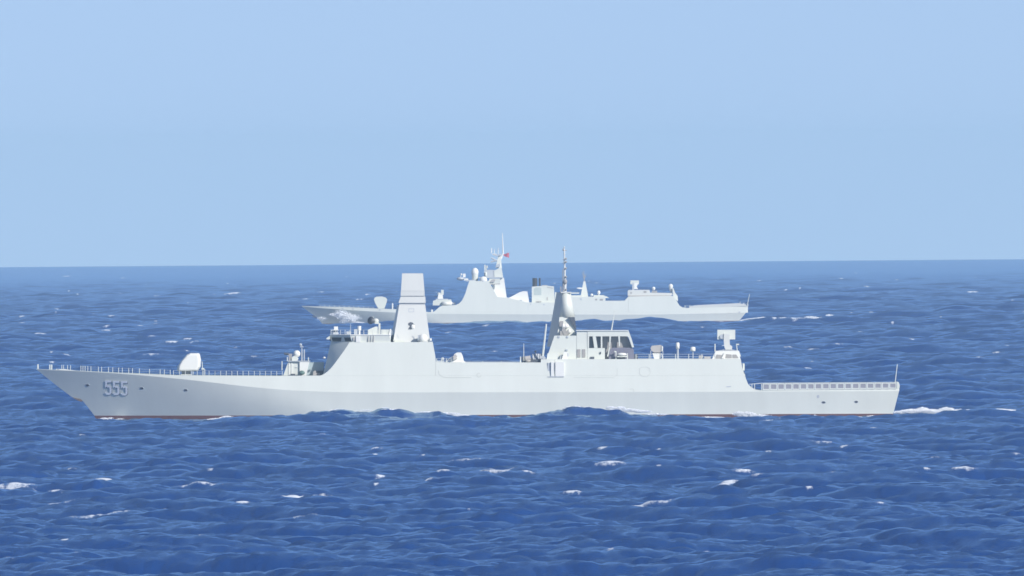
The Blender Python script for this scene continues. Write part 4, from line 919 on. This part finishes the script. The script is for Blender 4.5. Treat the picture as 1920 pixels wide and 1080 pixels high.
    small('boat_station', lambda q: (S.box(q, 1113, 1132.5, 553.4, 556.6, -4, -2), S.prism(q, [(1132,554),(1138,556),(1142,558.5),(1133,558.5)], -4, -3)), PAINT)
    small('side_opening', lambda q: (decal(S, q, ell(1117.6, 561.4, 2.2, 1.8), Bs, .05, .1), decal(S, q, [(1124.5,560),(1130.5,560),(1130.5,563.3),(1124.5,563.3)], Bs, .05, .1)), LOUV)
    small('side_frame', lambda q: (decal(S, q, [(1087,559),(1090,559),(1091,562.5),(1088,562.5)], Bs, .05, .1),), PAINTG)
    # hangar roof
    m_ = MB(); S.prism(m_, [(1177,555),(1177,545.2),(1179,543.6),(1208,543.4),(1218,543.6),(1219,548.6),(1260,549.4),(1261,552.4),(1256,554.6)], -5, 5); hr = m_.build('hangar_roof_house', MASTP, R)
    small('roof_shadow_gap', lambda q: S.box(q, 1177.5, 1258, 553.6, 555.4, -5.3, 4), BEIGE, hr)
    for x, y_, rx in ((1183.2,549,1.5),(1209.5,547.2,3.2),(1227.5,546.8,3.6)):
        m_ = MB(); S.prism(m_, ell(x, y_, rx, 1.8, 10), -5.1, -4.9); m_.build('opening', LOUV, hr)
    small('aft_rail', lambda q: (S.prism(q, [(1222,545),(1232,545),(1232,548.5),(1222,548.5)], -4.9, -4),), BEIGE, hr)
    m_ = MB(); S.box(m_, 1182, 1198, 525.8, 533, -1.4, 1.4); m2 = m_.build('missile_launcher', PAINT, R)
    small('column', lambda q: S.prism(q, [(1189,531),(1197,531),(1194,537),(1196,542),(1189,542)], -1.5, -.5), PAINTW, m2)
    small('trunnion', lambda q: S.box(q, 1185.5, 1188.8, 530, 543.6, -1.5, -.6), PAINTG, m2)
    m_ = MB(); m_.ball(S.P(1225.5, 540.5, -3), .62, .62, .55, 14); S.pole(m_, 1225.5, 544, 1225.5, 541, -3, .5); m_.build('satellite_antenna', PAINTW, R, True, 'small white dome on the hangar roof')
    m_ = MB(); m_.ball(S.P(1257.7, 536.6, -3), .78, .78, .85, 14); ba = m_.build('satellite_antenna', PAINTW, R, True, 'white teardrop dome at the hangar aft end')
    small('pole', lambda q: S.pole(q, 1258.5, 549, 1257.7, 538, -3, .3, .7, 10), PAINTW, ba)
    small('aft_stay', lambda q: S.prism(q, [(1262,554.8),(1260.5,540),(1262.5,540),(1266,549),(1270.5,555),(1271,565),(1268.5,563)], -5, 4), PAINT)
    # flight deck nets (folded, read as one grey band) and ensign staff
    S.rail('railing', [(1284,577.2),(1402,573.9)], 4.6, 9, lambda x: -7.6, r=.07)
    small('safety_net', lambda q: S.prism(q, [(1292,577),(1292,574.4),(1312,571.6),(1384,568.2),(1398,570.6),(1400,573.6)], -7.9, -7.7), MASTP)
    small('deck_fitting', lambda q: (S.box(q, 1293, 1297, 573.6, 577, -5, -4), S.pole(q, 1385, 573, 1388, 565.5, -3, .15)), PAINTG)
    small('ensign_staff', lambda q: S.pole(q, 1401, 573, 1405.5, 551, 0, .14, .08), PAINT)
    return S

ship_one(); ship_two()

# ------------------------------------------------------------------ spray and wakes
def foam(name, label, blobs, D, n, size, seed, group=None):
    """many small flakes of foam: (px, py, half-width px, half-height px, density) with real depth across the track"""
    rng = random.Random(seed); mb = MB(); tot = sum(b[2] * b[3] * b[4] for b in blobs); sc_ = F / D
    for px, py, hw, hh, dn, y0, yd in blobs:
        for _ in range(int(n * hw * hh * dn / tot)):
            a = rng.gauss(0, .45); b = rng.gauss(0, .45)
            if abs(a) > 1 or abs(b) > 1: continue
            y = y0 + rng.uniform(-yd, yd)
            c = at(px + a * hw, py + b * hh * (1 - .5 * abs(a)), D + y)
            c.z = max(c.z, sea_height(c.x, c.y) + .08)
            r = size * rng.uniform(.35, 1.1) * (1 - .4 * abs(a))
            q = [Vector((rng.uniform(-1.6, 1.6), rng.uniform(-1, 1), rng.uniform(-.8, .8))) * r for _ in range(4)]
            mb.add([c + v for v in q], [(0, 1, 2), (0, 3, 1), (1, 3, 2), (0, 2, 3)])
    o = mb.build(name, FOAMM, split=False); o['kind'] = 'stuff'; o['label'] = label; o['category'] = 'sea foam'
    return o
foam('bow_spray', 'white spray thrown up along the bow of the far ship',
     [(640,590,20,10,.25,-9,3),(655,596,24,9,.3,-9,3),(640,588,8,5,1.2,-9,1),(646,594,9,8,1.6,-9,1),(651,601,13,5,2.2,-9,1.5),(645,603,10,4,1.5,-9.5,1),(668,605,16,2.2,1,-9,1),(705,607,36,1.5,.8,-9,1),(745,606,22,1.4,.9,-9,1),(604,597,12,5,.10,-5,1),(625,590,12,3,.22,-7,1)], D2, 30000, .17, 5)
foam('wake_foam', 'white wake trailing behind the stern of the far ship',
     [(1402,601,14,2.6,1.4,-22,5),(1432,599.0,26,4.2,1.5,-22,5),(1470,599.0,30,3.6,1.4,-22,5),(1500,599.0,28,3,1.2,-22,5),(1540,598.0,34,3,1.2,-22,5),(1575,597.6,28,2.8,1.3,-22,5),(1600,597.6,16,2.6,1.2,-22,5),(1615,600,12,.8,.4,-22,5),(1520,594.5,12,1.6,.5,10,4),(1555,591,8,1.4,.5,10,4),(1585,594,10,1.2,.3,10,4)], D2, 34000, .24, 6)
foam('wake_foam', 'white churned wake behind the stern of the 555 ship',
     [(1690,773,16,3.4,1.2,-20,3),(1712,771,24,4.6,1.6,-20,3),(1730,769,14,6,1.2,-20,2),(1748,771.5,28,4.6,1.5,-20,3),(1775,769,16,6,1.2,-20,2),(1800,771.5,32,4.4,1.3,-20,3),(1835,770.5,34,3.4,1.5,-20,3),(1872,768.8,34,2.4,1.1,-20,3)], D1, 34000, .14, 7)
foam('hull_wash', 'white wash breaking along the near side of the 555 ship',
     [(196,785,12,1.8,.8,-36,1),(208,784,6,1.5,.5,-36,1),(408,786.5,20,3,1.4,-62,1),(426,784,15,4.6,2.8,-62,1),(455,785.5,24,2.4,1.5,-62,1),(484,785,16,1.4,.6,-62,.5),
      (722,770,8,1.6,.9,-42,1),(735,770.5,10,1.3,.5,-42,1),(800,773,28,1.8,.9,-41,.6),(838,775.5,26,2.6,1.5,-41,.6),(862,779,22,2.0,1.2,-38,.6),(630,772,20,1,.3,-43,.6),(685,769,20,1,.4,-43,.6),
      (1060,767,8,1.8,1.0,-43,.6),(1082,764,10,1.2,.6,-43,.6),(1104,767,12,2.2,.6,-42,.6),(1146,765,10,3.8,2.4,-41,.6),(1164,765.5,10,3.8,2.2,-41,.6),(1180,769,20,3.4,2.0,-41,.6),(1202,771.5,20,2.8,1.8,-41,.6),(1232,777,22,2.0,1.0,-39,.6),
      (1262,788.5,16,1.4,.7,-36,.5),(1273,781,3,3,1.0,-36,.3),(1255,784,30,1.3,.4,-36,.5),(1330,782.5,40,1.8,.6,-36,.5),(1386,776,13,5,1.4,-62,.6),(1402,777,16,5.5,2.6,-62,.6),(1425,780,22,3.2,1.8,-62,.6),(1525,786,36,1.4,.8,-36,.5),(1528,781,4,4,.8,-36,.3),(1565,783,10,1.6,.5,-36,.4),(1605,783,14,1.6,.5,-36,.4),(1635,780,14,1.2,.4,-36,.4)], D1, 40000, .12, 8)
